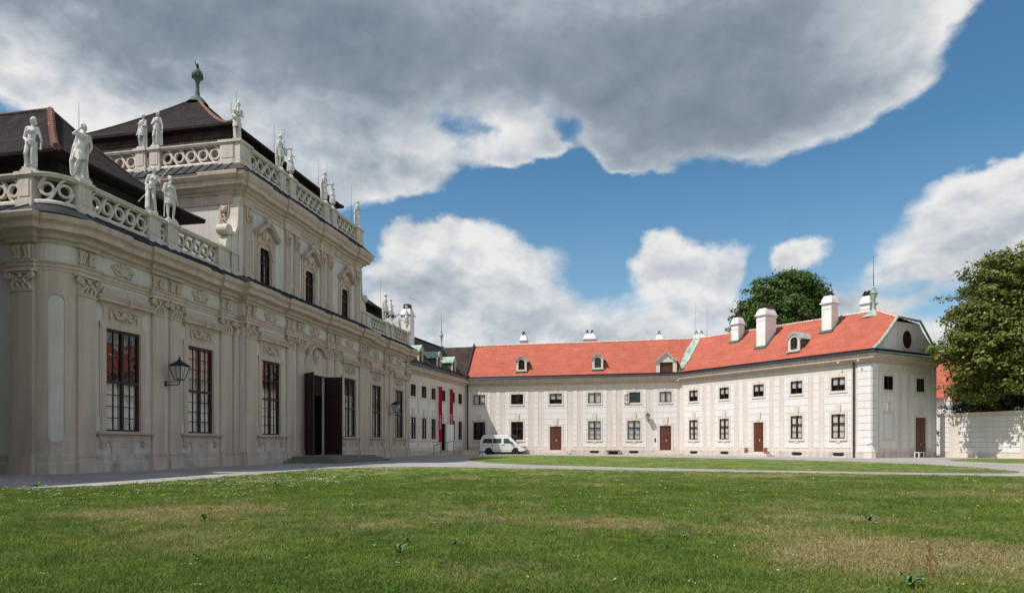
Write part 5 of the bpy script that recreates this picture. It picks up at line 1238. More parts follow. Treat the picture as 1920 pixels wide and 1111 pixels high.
# ------------------------------------------------------------ wall lanterns
def lantern(root_p,rz,lab,s=1.0,dark='iron',arm=.72):
    t=thing('wall_lantern',lab,'lantern',root_p,rz,'wall lanterns',None); t.scale=(s,s,s)
    m=MB(); m.box(-.06,.06,0,.03,-.62,-.38); m.tube([(0,0,-.42),(0,arm,-.42)],.02,6); m.tube([(0,0,-.56),(0,arm-.08,-.56),(0,arm,-.50),(0,arm,-.36)],.022,6); ob('bracket',m.mesh('bracket',M[dark]),t)
    m=MB(); y=arm
    b0,b1,z0,z1=.15,.30,-.34,.26
    cs0=[(-b0,y-b0,z0),(b0,y-b0,z0),(b0,y+b0,z0),(-b0,y+b0,z0)]; cs1=[(-b1,y-b1,z1),(b1,y-b1,z1),(b1,y+b1,z1),(-b1,y+b1,z1)]
    for i in range(4):
        m.tube([cs0[i],cs1[i]],.016,4); m.tube([cs0[i],cs0[(i+1)%4]],.018,4); m.tube([cs1[i],cs1[(i+1)%4]],.02,4)
        a=[(cs0[i][k]+cs0[(i+1)%4][k])/2 for k in range(3)]; b=[(cs1[i][k]+cs1[(i+1)%4][k])/2 for k in range(3)]; m.tube([a,b],.010,4)
    m.add([(-b1-.04,y-b1-.04,z1),(b1+.04,y-b1-.04,z1),(b1+.04,y+b1+.04,z1),(-b1-.04,y+b1+.04,z1),(-.09,y-.09,z1+.22),(.09,y-.09,z1+.22),(.09,y+.09,z1+.22),(-.09,y+.09,z1+.22)],[(0,1,2,3),(0,1,5,4),(1,2,6,5),(2,3,7,6),(3,0,4,7),(4,5,6,7)])
    m.lathe([(.09,z1+.2),(.09,z1+.27),(.03,z1+.3),(.045,z1+.36),(.001,z1+.44)],(0,y,0),8); ob('cage',m.mesh('cage',M[dark]),t)
    q=MB(); i=.012; q.add([(p[0]*(1-i*4),y+(p[1]-y)*(1-i*4),p[2]) for p in cs0+cs1],[(0,1,2,3),(4,5,6,7),(0,1,5,4),(1,2,6,5),(2,3,7,6),(3,0,4,7)]); ob('glass',q.mesh('lamp_glass',M['lampglass']),t)
lantern(tuple(W(4.74,.0,4.28)),AROT,'large black wall lantern between the two nearest tall windows',1.0)
lantern(tuple(W(30.45,.0,4.05)),AROT,'large black wall lantern near the far end of the shaded palace front',1.0)
lantern(tuple(S1.w(20.2,.03,3.95)),S1.a,'grey wall lantern on the sunlit wing beside a brown door',.78,'plastic',.55)
# ------------------------------------------------------------ statues
def statue(pos,face,lab,h=1.95,lean=0.0,tw=0.0,armL=((.30,-.02,1.12),(.30,-.16,.95)),armR=((-.30,-.02,1.12),(-.26,-.18,1.0)),kneeF=.10,kneeside=1,skirt=0,cloak=0,helmet=False,beard=False,hair=.1,prop=None,sit=False,headturn=0.0,chest=1.0,belly=False,base=.14):
    m=MB(); r=random.Random(hash(lab)%1000 if False else sum(map(ord,lab)))
    hx=-lean*.4; hipz=.98; 
    if sit: hipz=.62
    chx=lean; cz=hipz+.42
    # legs
    for sg in (-1,1):
        bent=(sg==kneeside); hip=(hx+sg*.10,0,hipz-.02)
        if sit:
            kn=(hx+sg*.20,-.38,hipz-.02 if bent else hipz-.12); an=(hx+sg*.22,-.42-(.12 if bent else -.15),.06)
        else:
            kn=(hx+sg*(.13 if bent else .09),-kneeF-.05 if bent else -.01,.53); an=(hx+sg*(.22 if bent else .06),(.06 if bent else .02),.09)
        m.caps(hip,.115,kn,.072,10); m.caps(kn,.072,an,.046,9); c=tuple((kn[i]*.62+an[i]*.38) for i in range(3)); m.ball((c[0],c[1]+.025,c[2]),.068,8,5,(1,1,1.7))
        m.caps((an[0],an[1]+.03,.05),.052,(an[0]+sg*.03,an[1]-.17,.035),.035,8)
    m.ball((hx,.01,hipz+.02),.165,12,8,(1.08,.82,.85)); m.ball(((hx+chx)/2,0,hipz+.20),.145,12,8,(1,.78,1.2))
    m.ball((chx,0,cz-.04),.175,12,8,(1.05*chest,.74,1.1)); m.ball((chx-.08,-.10,cz-.03),.075,8,6); m.ball((chx+.08,-.10,cz-.03),.075,8,6)
    if belly: m.ball((hx,-.07,hipz+.14),.14,10,6)
    sh=cz+.11
    m.caps((chx-.17,.01,sh),.075,(chx+.17,.01,sh),.075,10); m.caps((chx,.01,sh),.065,(chx+.02,-.01,sh+.17),.052,9)
    hd=(chx+.02+.02*headturn,-.02,sh+.27)
    m.ball(hd,.10,12,9,(.88,1.02,1.25)); ca,sa=math.cos(headturn),math.sin(headturn)
    fx=lambda x,y,z:(hd[0]+x*ca+y*sa,hd[1]+x*-sa*-1*0+(-x*sa+y*ca),hd[2]+z)
    m.ball(fx(0,-.105,-.01),.022,6,5,(1,1,1.5)); m.ball(fx(0,-.08,-.09),.038,7,5); m.ball(fx(0,-.085,-.045),.026,6,4,(1.3,.8,.6))
    for sg in (-1,1): m.ball(fx(sg*.036,-.088,.028),.016,6,4); m.ball(fx(sg*.088,.0,-.01),.024,6,4,(.6,1,1.4))
    m.ball(fx(0,.03,.035),.108,10,7,(.98,1.0,1.12))
    for k in range(9):
        a=PI*(.05+.9*k/8); m.ball(fx(.10*math.cos(a),.03-.0*k,.03+.09*math.sin(a)),.036+.012*r.random(),6,4)
    if hair>.12: m.ball(fx(0,.12,-.03),.07,7,5); m.ball(fx(.05,.09,-.10),.05,6,4)
    if helmet: m.ball(fx(0,.01,.07),.125,10,7,(1,1.1,.8)); m.tube([fx(0,-.10,.13),fx(0,-.02,.24),fx(0,.12,.20),fx(0,.17,.05)],[.03,.05,.05,.03],6)
    if beard: m.ball(fx(0,-.08,-.14),.055,7,5,(1,.8,1.3))
    for sg,arm in ((1,armL),(-1,armR)):
        el=(arm[0][0]+chx*.8,arm[0][1],arm[0][2]+(hipz-.98)); ha=(arm[1][0]+chx*.6,arm[1][1],arm[1][2]+(hipz-.98)); s0=(chx+sg*.205,.01,sh-.01)
        m.caps(s0,.068,el,.048,9); m.caps(el,.048,ha,.034,8); d=(Vector(ha)-Vector(el)).normalized()
        hc=Vector(ha)+d*.06; m.ball(tuple(hc),.040,8,5,(1,.8,1.3))
        for k in range(4): m.caps(tuple(hc+d*.03+Vector(((k-1.5)*.016,0,0))),.012,tuple(hc+d*.09+Vector(((k-1.5)*.018,-.02,-.01))),.009,5)
        m.caps(tuple(hc+Vector((-sg*.03,0,0))),.013,tuple(hc+d*.05+Vector((-sg*.055,-.01,0))),.010,5)
    ob_='statue'
    t=thing('statue',lab,'statue',pos,face,'stone figures on the palace parapets')
    f=h/1.92; t.scale=(f*.9,f*.9,f)
    m.v=[(v[0],v[1],v[2]+base) for v in m.v]
    bo=ob('body',m.mesh('statue_body',M['stone'],raw=True),t); md=bo.modifiers.new('r','REMESH'); md.mode='VOXEL'; md.voxel_size=.017; md.use_smooth_shade=True
    ms=bo.modifiers.new('s','SMOOTH'); ms.factor=.5; ms.iterations=2
    # drapery
    q=MB()
    def zig(a,b,ra,rb,bow=(0,0,0)):
        c=[(a[i]+b[i])/2+bow[i] for i in range(3)]; q.tube([a,c,b],[ra,(ra+rb)/2*1.15,rb],7)
    if skirt:
        zb={1:.62,2:.10,3:.30}[skirt]+(0 if not sit else -.1)
        n=15
        for k in range(n):
            a=2*PI*k/n+r.uniform(-.1,.1); ax=hx+.15*math.cos(a); ay=.13*math.sin(a)
            sw=1.02+.28*r.random(); bx=hx+.17*sw*math.cos(a)+.03*kneeside; by=.17*sw*math.sin(a)*.95-(.32 if sit and math.sin(a)<0 else 0)
            if skirt==2 and kneeside*math.cos(a)>-.25 and math.sin(a)<-.05: continue
            zig((ax,ay,hipz+.02),(bx,by,zb+r.uniform(-.03,.05)),.045,.062 if skirt>1 else .045,(0,-.03 if math.sin(a)<0 else .02,.0))
    if skirt or cloak:
        for k in range(5):   # rolled cloth round the hips
            z=hipz+.10-.045*k; pts=[(hx+.19*math.cos(a),-.01+.155*math.sin(a),z+.07*math.cos(a*1.0+.6)*kneeside) for a in [PI*(1.0+i/9) for i in range(10)]]
            q.tube(pts,.030,6)
        q.tube([(hx+.19*math.cos(a),-.01+.16*math.sin(a),hipz+.03+.07*math.cos(a+.6)*kneeside) for a in [PI*i/8 for i in range(9)]],.05,6)
    if cloak:
        for k in range(11):
            x=(-.22+.044*k)*cloak; y=.12+.04*math.sin(k*1.7)
            q.tube([(chx+x*.75,y-.02,sh+.03),(chx*.5+x*1.05,y+.06,hipz+.1),(hx+x*1.15,y+.05,.55),(hx+x*1.2+.03,y+.03,.08)],[.04,.06,.06,.055],6)
        q.tube([(chx-.2,-.03,sh+.05),(chx,-.13,sh-.08),(chx+.2,-.03,sh+.05)],.035,6)
    if q.v:
        q.v=[(v[0],v[1],v[2]+base) for v in q.v]
        do=ob('drapery',q.mesh('statue_drapery',M['stone'],raw=True),t); md=do.modifiers.new('r','REMESH'); md.mode='VOXEL'; md.voxel_size=.018; md.use_smooth_shade=True
    b=MB(); b.box(-.29,.29,-.26,.26,-.12,.06); b.box(-.25,.25,-.22,.22,.06,base); ob('plinth',b.mesh('statue_plinth',M['stone'],raw=True),t)
    if prop=='spear': p=MB(); p.tube([(-.55,.25,.55),(.75,-.35,1.95)],.018,6); p.tube([(.75,-.35,1.95),(.82,-.38,2.03)],[.035,.002],6); ob('spear',p.mesh('spear',M['stone'],raw=True),t)
    if prop=='staff': p=MB(); p.tube([(-.42,-.25,base),(-.36,-.22,1.5)],.022,6); ob('staff',p.mesh('staff',M['stone'],raw=True),t)
    if prop=='shield': p=MB(); p.lathe([(.001,.0),(.16,.02),(.24,.06),(.25,.09),(.001,.08)],(0,0,0),16,'y'); p.v=[(v[0]+.34,v[1]-.30,v[2]+1.22) for v in p.v]; ob('shield',p.mesh('shield',M['stone'],raw=True),t)
    if prop=='bundle': p=MB(); [p.ball((-.22+.1*r.random(),-.2+.1*r.random(),1.05+.5*r.random()),.12,8,5) for _ in range(7)]; p.v=[(v[0],v[1],v[2]+base) for v in p.v]; ob('bundle',p.mesh('bundle',M['stone'],raw=True),t)
    if prop=='trunk': p=MB(); p.tube([(.24,.16,base),(.22,.15,.5),(.26,.14,.95)],[.10,.07,.06],7); ob('tree_stump',p.mesh('tree_stump',M['stone'],raw=True),t)
    return t
def fdir(a): return AROT+a          # local front is -y ; for rotation AROT the front looks to the court
zl=Z1+H1+.02; zu=Z2+H2+.02; q_=-.6
hipL=((.30,.02,1.18),(.20,-.14,.98)); hipR=((-.32,.03,1.16),(-.17,-.12,1.02)); crossR=((-.28,-.12,1.18),(.02,-.24,1.28)); downL=((.33,.03,1.10),(.36,-.04,.84)); upL=((.36,-.02,1.52),(.34,-.05,1.85))
crossL=((.28,-.12,1.18),(-.04,-.24,1.26)); headR=((-.36,-.06,1.44),(-.14,-.10,1.66)); fwdL=((.32,-.10,1.18),(.34,-.36,1.22)); downR=((-.33,.03,1.10),(-.36,-.06,.84))
statue(W(-r0+.05,-1.12,zl),fdir(-1.25),'statue with bare torso and long wrap at the far left end of the lower parapet',1.93,.03,armL=downL,armR=hipR,skirt=2,kneeside=-1,hair=.2,headturn=.4)
statue(W(.30,-.05,zl),fdir(-.45),'cloaked statue with its hand raised to its head on the rounded lower corner',2.12,.09,armL=hipL,armR=headR,skirt=1,cloak=1.0,kneeside=-1,kneeF=.22,headturn=-.6)
statue(W(3.95,-.05,zl),fdir(-.9),'bending statue with a long spear beside a bearded bare-chested statue',1.95,.10,armL=fwdL,armR=hipR,skirt=2,prop='spear',headturn=-.5)
statue(W(5.08,-.05,zl),fdir(-.35),'bearded bare-chested statue with a loincloth, next to the spear bearer',1.98,0,armL=downL,armR=hipR,skirt=1,beard=True,prop='staff',chest=1.1,kneeside=1)
statue(W(a_,-5.90,zu),fdir(-PI/2),'slim statue, left of the pair standing in front of the central roof side',1.84,.02,armL=crossL,armR=downR,skirt=1,cloak=.6,kneeside=-1)
statue(W(a_,-5.01,zu),fdir(-PI/2+.1),'long-draped statue, right of the pair standing in front of the central roof side',1.90,.02,armL=downL,armR=crossR,skirt=2,cloak=.9,kneeside=-1,headturn=.3)
statue(W(10.45,-.28,zu),fdir(-.85),'helmeted statue holding a bundle at the near corner of the upper parapet',1.95,.05,armL=crossL,armR=((-.34,-.08,1.32),(-.38,-.16,1.62)),skirt=1,cloak=.5,helmet=True,prop='bundle',kneeside=1)
statue(W(14.33,e_,zu),fdir(.2),'helmeted warrior statue holding a small shield on the upper parapet',1.98,0,armL=fwdL,armR=downR,skirt=1,helmet=True,prop='shield',cloak=.8,kneeside=1)
statue(W(15.44,e_,zu),fdir(.3),'statue with bent knee beside the shield-bearing warrior',1.80,.05,armL=hipL,armR=crossR,skirt=3,kneeF=.2,kneeside=1,headturn=.5)
statue(W(19.76,e_,zu),fdir(.3),'broad draped statue with arms held forward, second pair along the upper parapet',1.98,0,armL=fwdL,armR=((-.36,.02,1.2),(-.34,-.1,1.1)),skirt=2,cloak=1.0)
statue(W(20.87,e_,zu),fdir(.2),'statue raising one arm straight up to the sky',1.72,.04,armL=hipL,armR=((-.30,-.02,1.62),(-.12,-.03,1.95)),skirt=3,kneeF=.15)
statue(W(24.90,e_,zu),fdir(.25),'lone heavily draped statue at the far corner of the upper parapet',1.90,.02,armL=crossL,armR=hipR,skirt=2,cloak=1.1,prop='trunk')
statue(W(30.12,-.05,zl),fdir(.3),'tall bare-chested statue, left of the close pair on the far lower parapet',2.15,.04,armL=hipL,armR=downR,skirt=1,cloak=.7,kneeF=.2,chest=1.1,prop='trunk')
statue(W(31.25,-.05,zl),fdir(.1),'smaller statue with raised knee, right of the close pair on the far lower parapet',2.02,.04,armL=downL,armR=crossR,skirt=1,kneeF=.28,kneeside=1,headturn=.4)
statue(W(36.10,-1.22,zl),fdir(.9),'low bowed statue between the close pair and the folded-arm statue',1.80,.10,armL=crossL,armR=hipR,skirt=2,cloak=1.0,headturn=.5)
statue(W(34.90,-.05,zl),fdir(.2),'last statue of the lower parapet with folded arms, before the white chimney',2.15,.0,armL=crossL,armR=crossR,skirt=1,kneeF=.12,chest=1.1)
# lightning rods
def rod(p,h,lab): thing('lightning_rod',lab,'lightning rod',p,0,'lightning rods on the roofs',MB().tube([(0,0,0),(0,0,h)],[.013,.007],4).mesh('lightning_rod',M['iron'],raw=True))
rod(W(10.7,-.5,zu),2.9,'thin rod behind the helmeted statue at the near upper corner'); rod(W(14.2,-.4,zu),2.7,'thin rod behind the shield-bearing warrior statue'); rod(W(15.3,-.4,zu),2.9,'thin rod behind the statue beside the warrior')
rod(W(19.5,-.4,zu),2.9,'thin rod behind the broad draped statue'); rod(W(20.7,-.4,zu),3.2,'thin rod behind the statue raising its arm'); rod(W(24.5,-.4,zu),3.0,'thin rod behind the lone statue at the far upper corner')
rod(W(29.9,-.4,zl),3.4,'thin rod behind the tall statue on the far lower parapet'); rod(W(3.4,-3.2,14.6),1.3,'thin rod on the slope of the nearest dark roof')
p=Vector(rB); rod((p.x-.25,p.y,12.7),4.1,'left of two thin rods where the red roof bends'); rod((p.x+1.2,p.y+.6,12.9),4.0,'right of two thin rods where the red roof bends')
# ------------------------------------------------------------ white van
def van(pos,rz):
    t=thing('camper_van','white camper van with raised pop-top, half in shade in front of the far wing','van',pos,rz)
    L=4.86; hw=.92
    def half(z): return hw if z<=1.12 else hw-(z-1.12)*.19
    def lerp_poly(poly,y_of):   # side skins + rim
        m=MB(); n=len(poly); A=[(x,y_of(z),z) for x,z in poly]; B=[(x,-y_of(z),z) for x,z in poly]
        m.add(A+B,[tuple(range(n)),tuple(range(2*n-1,n-1,-1))]+[(i,(i+1)%n,(i+1)%n+n,i+n) for i in range(n)]); return m
    # lower body with wheel arches (x from rear 0 to front L)
    def archpts(cx,r): return [(cx-r*math.cos(PI*i/10),.33+r*math.sin(PI*i/10)) for i in range(11)]
    low=[(.06,.38),(.02,.62),(.0,1.12),(4.12,1.12),(4.30,1.08),(4.62,.98),(4.76,.84),(4.80,.60),(4.80,.36),(4.40,.28)]+archpts(3.92,.40)[::-1]+[(3.40,.26),(1.45,.26)]+archpts(.98,.40)[::-1]+[(.50,.30)]
    body=lerp_poly(low,lambda z:hw)
    up=[(0,1.12),(.10,1.60),(.20,1.86),(.32,1.94),(3.10,1.95),(3.30,1.90),(4.12,1.14),(4.12,1.12)]
    m2=lerp_poly(up,half); body.add(m2.v,m2.f)
    b=ob('body',body.mesh('van_body',M['carpaint'],raw=True,smooth=25),t); bv=b.modifiers.new('b','BEVEL'); bv.width=.035; bv.segments=3; bv.limit_method='ANGLE'; bv.angle_limit=R(28)
    r=MB(); r.add([(.22,-.76,1.95),(3.20,-.76,1.95),(3.20,.76,1.95),(.22,.76,1.95),(.30,-.70,2.08),(3.02,-.70,2.10),(3.02,.70,2.10),(.30,.70,2.08)],[(0,1,2,3),(4,5,6,7),(0,1,5,4),(1,2,6,5),(2,3,7,6),(3,0,4,7)])
    q=ob('pop_top',r.mesh('pop_top',M['carpaint'],raw=True),t); bv=q.modifiers.new('b','BEVEL'); bv.width=.05; bv.segments=3
    def sidewin(pts,name,matn,o=.008,th=.012,par=t):
        for sg in (-1,1):
            m=MB(); A=[(x,sg*(half(z)+o),z) for x,z in pts]; B=[(x,sg*(half(z)+o-th-.02),z) for x,z in pts]; n=len(pts)
            m.add(A+B,[tuple(range(n)),tuple(range(2*n-1,n-1,-1))]+[(i,(i+1)%n,(i+1)%n+n,i+n) for i in range(n)]); ob(name,m.mesh(name,M[matn],raw=True),par)
    sidewin([(.28,1.19),(1.36,1.19),(1.36,1.70),(.42,1.70)],'side_window','carglass'); sidewin([(1.42,1.19),(2.36,1.19),(2.36,1.70),(1.42,1.70)],'side_window','carglass')
    sidewin([(2.60,1.17),(3.58,1.17),(3.46,1.30),(3.10,1.70),(2.60,1.70)],'side_window','carglass')
    m=MB(); m.add([(3.34,-.70,1.86),(3.34,.70,1.86),(4.08,.86,1.17),(4.08,-.86,1.17),(3.37,-.70,1.885),(3.37,.70,1.885),(4.11,.86,1.195),(4.11,-.86,1.195)],[(0,1,2,3),(4,5,6,7),(0,1,5,4),(1,2,6,5),(2,3,7,6),(3,0,4,7)]); ob('windscreen',m.mesh('windscreen',M['carglass'],raw=True),t)
    m=MB(); m.add([(.035,-.72,1.22),(.035,.72,1.22),(.125,.66,1.75),(.125,-.66,1.75)],[(0,1,2,3)]); ob('rear_window',m.mesh('rear_window',M['carglass'],raw=True),t)
    for sg in (-1,1):
        for x in (.98,3.92):
            m=MB(); m.lathe([(.19,-.09),(.30,-.095),(.325,-.06),(.325,.06),(.30,.095),(.19,.09)],(0,0,0),24,'y'); w_=ob('wheel',m.mesh('tyre',M['tyre'],40,raw=True),t,(x,sg*.80,.325),raw=True)
            q=MB(); q.lathe([(.001,.05*sg),(.06,.07*sg),(.08,.045*sg),(.15,.03*sg),(.17,.07*sg),(.19,.085*sg)],(0,0,0),20,'y'); ob('rim',q.mesh('rim',M['rim'],40,raw=True),w_)
            q=MB(); q.lathe([(.001,0),(.40,0),(.40,.30),(.001,.30)],(0,0,0),20,'y'); ob('wheel_well',q.mesh('wheel_well',M['tyre'],raw=True),t,(x,.60 if sg>0 else -.90,.34),raw=True)
        m=MB(); m.box(4.60,4.82,*sorted((sg*.60,sg*.88)),.70,.88); ob('headlight',m.mesh('headlight',M['lens'],raw=True),t)
        m=MB(); m.box(4.52,4.80,*sorted((sg*.885,sg*.93)),.72,.86); ob('indicator',m.mesh('indicator',M['orange'],raw=True),t)
        m=MB(); m.box(-.012,.04,*sorted((sg*.78,sg*.915)),.66,1.02); ob('tail_light',m.mesh('tail_light',M['banner'],raw=True),t)
        m=MB(); m.box(3.42,3.60,*sorted((sg*.93,sg*1.10)),1.14,1.34); ob('wing_mirror',m.mesh('wing_mirror',M['plastic'],raw=True),t)
        for x in (2.40,2.66): m=MB(); m.box(x-.08,x+.08,*sorted((sg*.92,sg*.95)),.98,1.03); ob('door_handle',m.mesh('door_handle',M['plastic'],raw=True),t)
        m=MB(); m.box(.15,1.55,*sorted((sg*.918,sg*.93)),.94,.97)
        for x in (1.40,2.50,3.52): m.box(x-.006,x+.006,*sorted((sg*.919,sg*.926)),.34,1.12)
        m.box(.1,4.6,*sorted((sg*.919,sg*.927)),.42,.45); ob('side_trim',m.mesh('side_trim',M['plastic'],raw=True),t)
    m=MB(); m.box(4.70,4.92,-.90,.90,.36,.60); m.box(4.2,4.72,.84,.935,.36,.58); m.box(4.2,4.72,-.935,-.84,.36,.58); q=ob('front_bumper',m.mesh('front_bumper',M['carpaint'],raw=True),t); bv=q.modifiers.new('b','BEVEL'); bv.width=.04; bv.segments=2
    m=MB(); m.box(-.10,.08,-.90,.90,.36,.58); m.box(.05,.5,.86,.935,.36,.56); m.box(.05,.5,-.935,-.86,.36,.56); q=ob('rear_bumper',m.mesh('rear_bumper',M['carpaint'],raw=True),t); bv=q.modifiers.new('b','BEVEL'); bv.width=.04; bv.segments=2
    m=MB(); m.box(4.765,4.80,-.58,.58,.74,.86); m.box(4.90,4.935,-.5,.5,.42,.50); ob('grille',m.mesh('grille',M['plastic'],raw=True),t)
    m=MB(); m.box(.5,4.5,-.7,.7,.20,.32); ob('underbody',m.mesh('underbody',M['tyre'],raw=True),t)
    return t
van((-3.36,73.75,0),S1.a+.10)
# ------------------------------------------------------------ house behind the garden wall
H=thing('background_house','white house with red roof glimpsed between the corner building and the big tree','house',(57,80,0),-.35)
m=MB(); m.box(-14,14,-5,5,0,6.3); ob('wall',m.mesh('house_wall',M['rpanel'],raw=True),H)
m=MB(); m.prism([(-5.6,6.3),(5.6,6.3),(5.6,6.45),(0,11.5),(-5.6,6.45)],-14.5,14.5,'x'); ob('roof',m.mesh('house_roof',M['red'],raw=True),H)
m=MB(); m.box(-14.6,-9,-6.5,-4.9,0,4.4); m.prism([(-7,4.4),(-5,4.4),(-5,5.6)],-14.7,-9,'x'); ob('annex',m.mesh('house_annex',M['sheet'],raw=True),H)
# ------------------------------------------------------------ trees
def leafmat(name,c1,c2,tr=.35,gl=.35):
    m=bpy.data.materials.new(name); m.use_nodes=True; nt=m.node_tree; nt.nodes.clear(); N=nt.nodes.new; Lk=nt.links.new
    o=N('ShaderNodeOutputMaterial'); p=N('ShaderNodeBsdfPrincipled'); t=N('ShaderNodeBsdfTranslucent'); mx=N('ShaderNodeMixShader'); mx.inputs[0].default_value=tr
    g=N('ShaderNodeNewGeometry'); ra=N('ShaderNodeMix'); ra.data_type='RGBA'; ra.inputs[6].default_value=(*c1,1); ra.inputs[7].default_value=(*c2,1)
    Lk(g.outputs['Random Per Island'],ra.inputs[0]); Lk(ra.outputs[2],p.inputs['Base Color']); 
    hs=N('ShaderNodeHueSaturation'); hs.inputs['Value'].default_value=1.3; Lk(ra.outputs[2],hs.inputs['Color']); Lk(hs.outputs[0],t.inputs[0])
    p.inputs['Roughness'].default_value=.5; p.inputs['Specular IOR Level'].default_value=gl
    Lk(p.outputs[0],mx.inputs[1]); Lk(t.outputs[0],mx.inputs[2]); Lk(mx.outputs[0],o.inputs[0]); return m
def tree(name,lab,base,blobs,nleaf,ls,m1,trunk_r,seed,group=None,droop=.5,inner=.25):
    rng=np.random.default_rng(seed); t=thing(name,lab,'tree',base,0,group)
    B=np.array([[b[0]-base[0],b[1]-base[1],b[2]-base[2],b[3],b[4],b[5]] for b in blobs],float)
    # twig clusters: sample centres on and inside lumpy ellipsoids
    vol=B[:,3]*B[:,4]+B[:,4]*B[:,5]+B[:,3]*B[:,5]; pr=vol/vol.sum()
    ncl=nleaf//34; idx=rng.choice(len(B),ncl,p=pr); d=rng.normal(size=(ncl,3)); d/=np.linalg.norm(d,axis=1)[:,None]
    lump=1+.26*np.sin(d[:,0]*5+idx*1.3)*np.sin(d[:,1]*6+idx)+.19*np.sin(d[:,2]*9+d[:,0]*7+idx*.7)
    rad=np.where(rng.random(ncl)<inner,rng.random(ncl)**.5*.85,1-.16*rng.random(ncl)**1.6)*lump
    C=B[idx,:3]+d*rad[:,None]*B[idx,3:6]
    keep=C[:,2]+base[2]>0.8; C=C[keep]; d=d[keep]; ncl=len(C)
    per=34; cs=rng.uniform(.55,1.25,ncl)*ls*2.7
    o=rng.normal(size=(ncl,per,3)); o/=np.linalg.norm(o,axis=2)[:,:,None]; o*=rng.random((ncl,per,1))**.4; o[:,:,2]*=.55
    Pp=C[:,None,:]+o*cs[:,None,None]; Pp=Pp.reshape(-1,3); n=len(Pp)
    dn=np.repeat(d,per,axis=0)
    nrm=dn*.55+o.reshape(-1,3)*.5+rng.normal(size=(n,3))*.45; nrm[:,2]+=.55; nrm/=np.linalg.norm(nrm,axis=1)[:,None]
    a=np.cross(nrm,rng.normal(size=(n,3))); a/=np.linalg.norm(a,axis=1)[:,None]; b=np.cross(nrm,a)
    sz=ls*rng.uniform(.55,1.25,n)[:,None]
    v0=Pp-a*sz*.5; v1=Pp+b*sz*.32-nrm*sz*.08; v2=Pp+a*sz*.55-nrm*sz*.16*droop; v3=Pp-b*sz*.32-nrm*sz*.08
    V=np.stack([v0,v1,v2,v3],1).reshape(-1,3)
    me=bpy.data.meshes.new('foliage'); me.vertices.add(len(V)); me.vertices.foreach_set('co',V.ravel().astype(np.float32))
    me.loops.add(n*4); me.loops.foreach_set('vertex_index',np.arange(n*4,dtype=np.int32)); me.polygons.add(n); me.polygons.foreach_set('loop_start',np.arange(0,n*4,4,dtype=np.int32)); me.polygons.foreach_set('loop_total',np.full(n,4,dtype=np.int32))
    me.materials.append(m1); me.update(); me.validate(); ob('crown',me,t)
    r=random.Random(seed); m=MB(); cz=B[:,2].mean(); top=Vector((float(B[:,0].mean())*.6,float(B[:,1].mean())*.6,float(cz)*.75))
    m.tube([(0,0,-.2),(0,0,.3),(top.x*.3,top.y*.3,top.z*.5),tuple(top),(top.x*1.2,top.y*1.2,top.z*1.5)],[trunk_r*1.4,trunk_r,trunk_r*.85,trunk_r*.6,trunk_r*.2],10)
    for k in range(len(B)):
        c=Vector(B[k,:3].tolist()); s0=Vector((top.x*.4,top.y*.4,top.z*r.uniform(.5,1.0))); mid=s0.lerp(c,.5)+Vector((r.uniform(-.4,.4),r.uniform(-.4,.4),.5))
        m.tube([tuple(s0),tuple(mid),tuple(c)],[trunk_r*.38,trunk_r*.22,trunk_r*.08],6)
        for j in range(4):
            e=c+Vector((r.uniform(-1,1)*B[k,3],r.uniform(-1,1)*B[k,4],r.uniform(-.3,.9)*B[k,5]))*.75; m.tube([tuple(mid.lerp(c,.4+.15*j)),tuple(mid.lerp(e,.6)+Vector((0,0,.2))),tuple(e)],[trunk_r*.13,trunk_r*.08,trunk_r*.03],5)
    ob('trunk',m.mesh('trunk',M['bark'],40,raw=True),t); return t
LM1=leafmat('linden_leaves',(.040,.068,.010),(.20,.205,.024),.24,.5); LM2=leafmat('maple_leaves',(.045,.090,.016),(.105,.165,.030),.3,.3); LM3=leafmat('shrub_leaves',(.025,.045,.012),(.05,.07,.018),.25,.3)
tree('broadleaf_tree','large dark green tree hanging over the garden wall at the right edge','' or (44.5,54.0,0),
 [(37.85,52.32,14.1,1.97,1.76,1.56),(39.93,53.04,15.14,2.29,2.12,1.56),(38.69,52.52,11.61,2.91,2.3,1.97),(35.98,52.0,10.67,1.76,1.68,1.35),(34.84,51.59,8.8,1.67,1.42,1.04),(33.39,51.59,8.17,1.04,0.97,0.78),(35.77,51.38,7.23,2.19,1.5,1.04),(38.06,50.96,8.9,2.4,1.95,1.56),(36.71,52.41,5.47,1.97,1.42,0.83),(39.93,50.54,6.72,2.7,1.95,1.56),(42.12,51.48,10.36,3.54,2.83,2.7),(44.2,53.04,14.52,3.54,3.01,2.7),(42.01,49.51,5.58,2.29,1.42,1.04),(45.24,51.48,7.75,3.54,2.66,2.49),(40.14,55.64,11.39,3.75,2.66,3.12),(40.04,55.33,6.2,3.54,2.3,2.29),(45.76,56.16,9.31,4.16,3.54,5.2)],
 120000,.27,LM1,.42,11)
tree('maple_tree','rounded green tree rising behind the red-tiled roof','' or (38.5,96,0),
 [(37.5,95,22.3,3.2,3.2,2.3),(40.2,95.5,23.8,2.6,2.8,1.5),(42.6,95.6,22.0,2.0,2.6,1.9),(34.6,95,20.2,2.4,2.6,1.8),(38.5,94,19.5,4.2,3.2,2.8),(33.2,95,18.2,1.8,2.4,1.5),(41.6,95,18.8,2.2,2.6,2.4),(37,96,16,4.5,3.6,2.8),(42.2,96,15.5,2.,3,2.2)],
 64000,.40,LM2,.55,5)
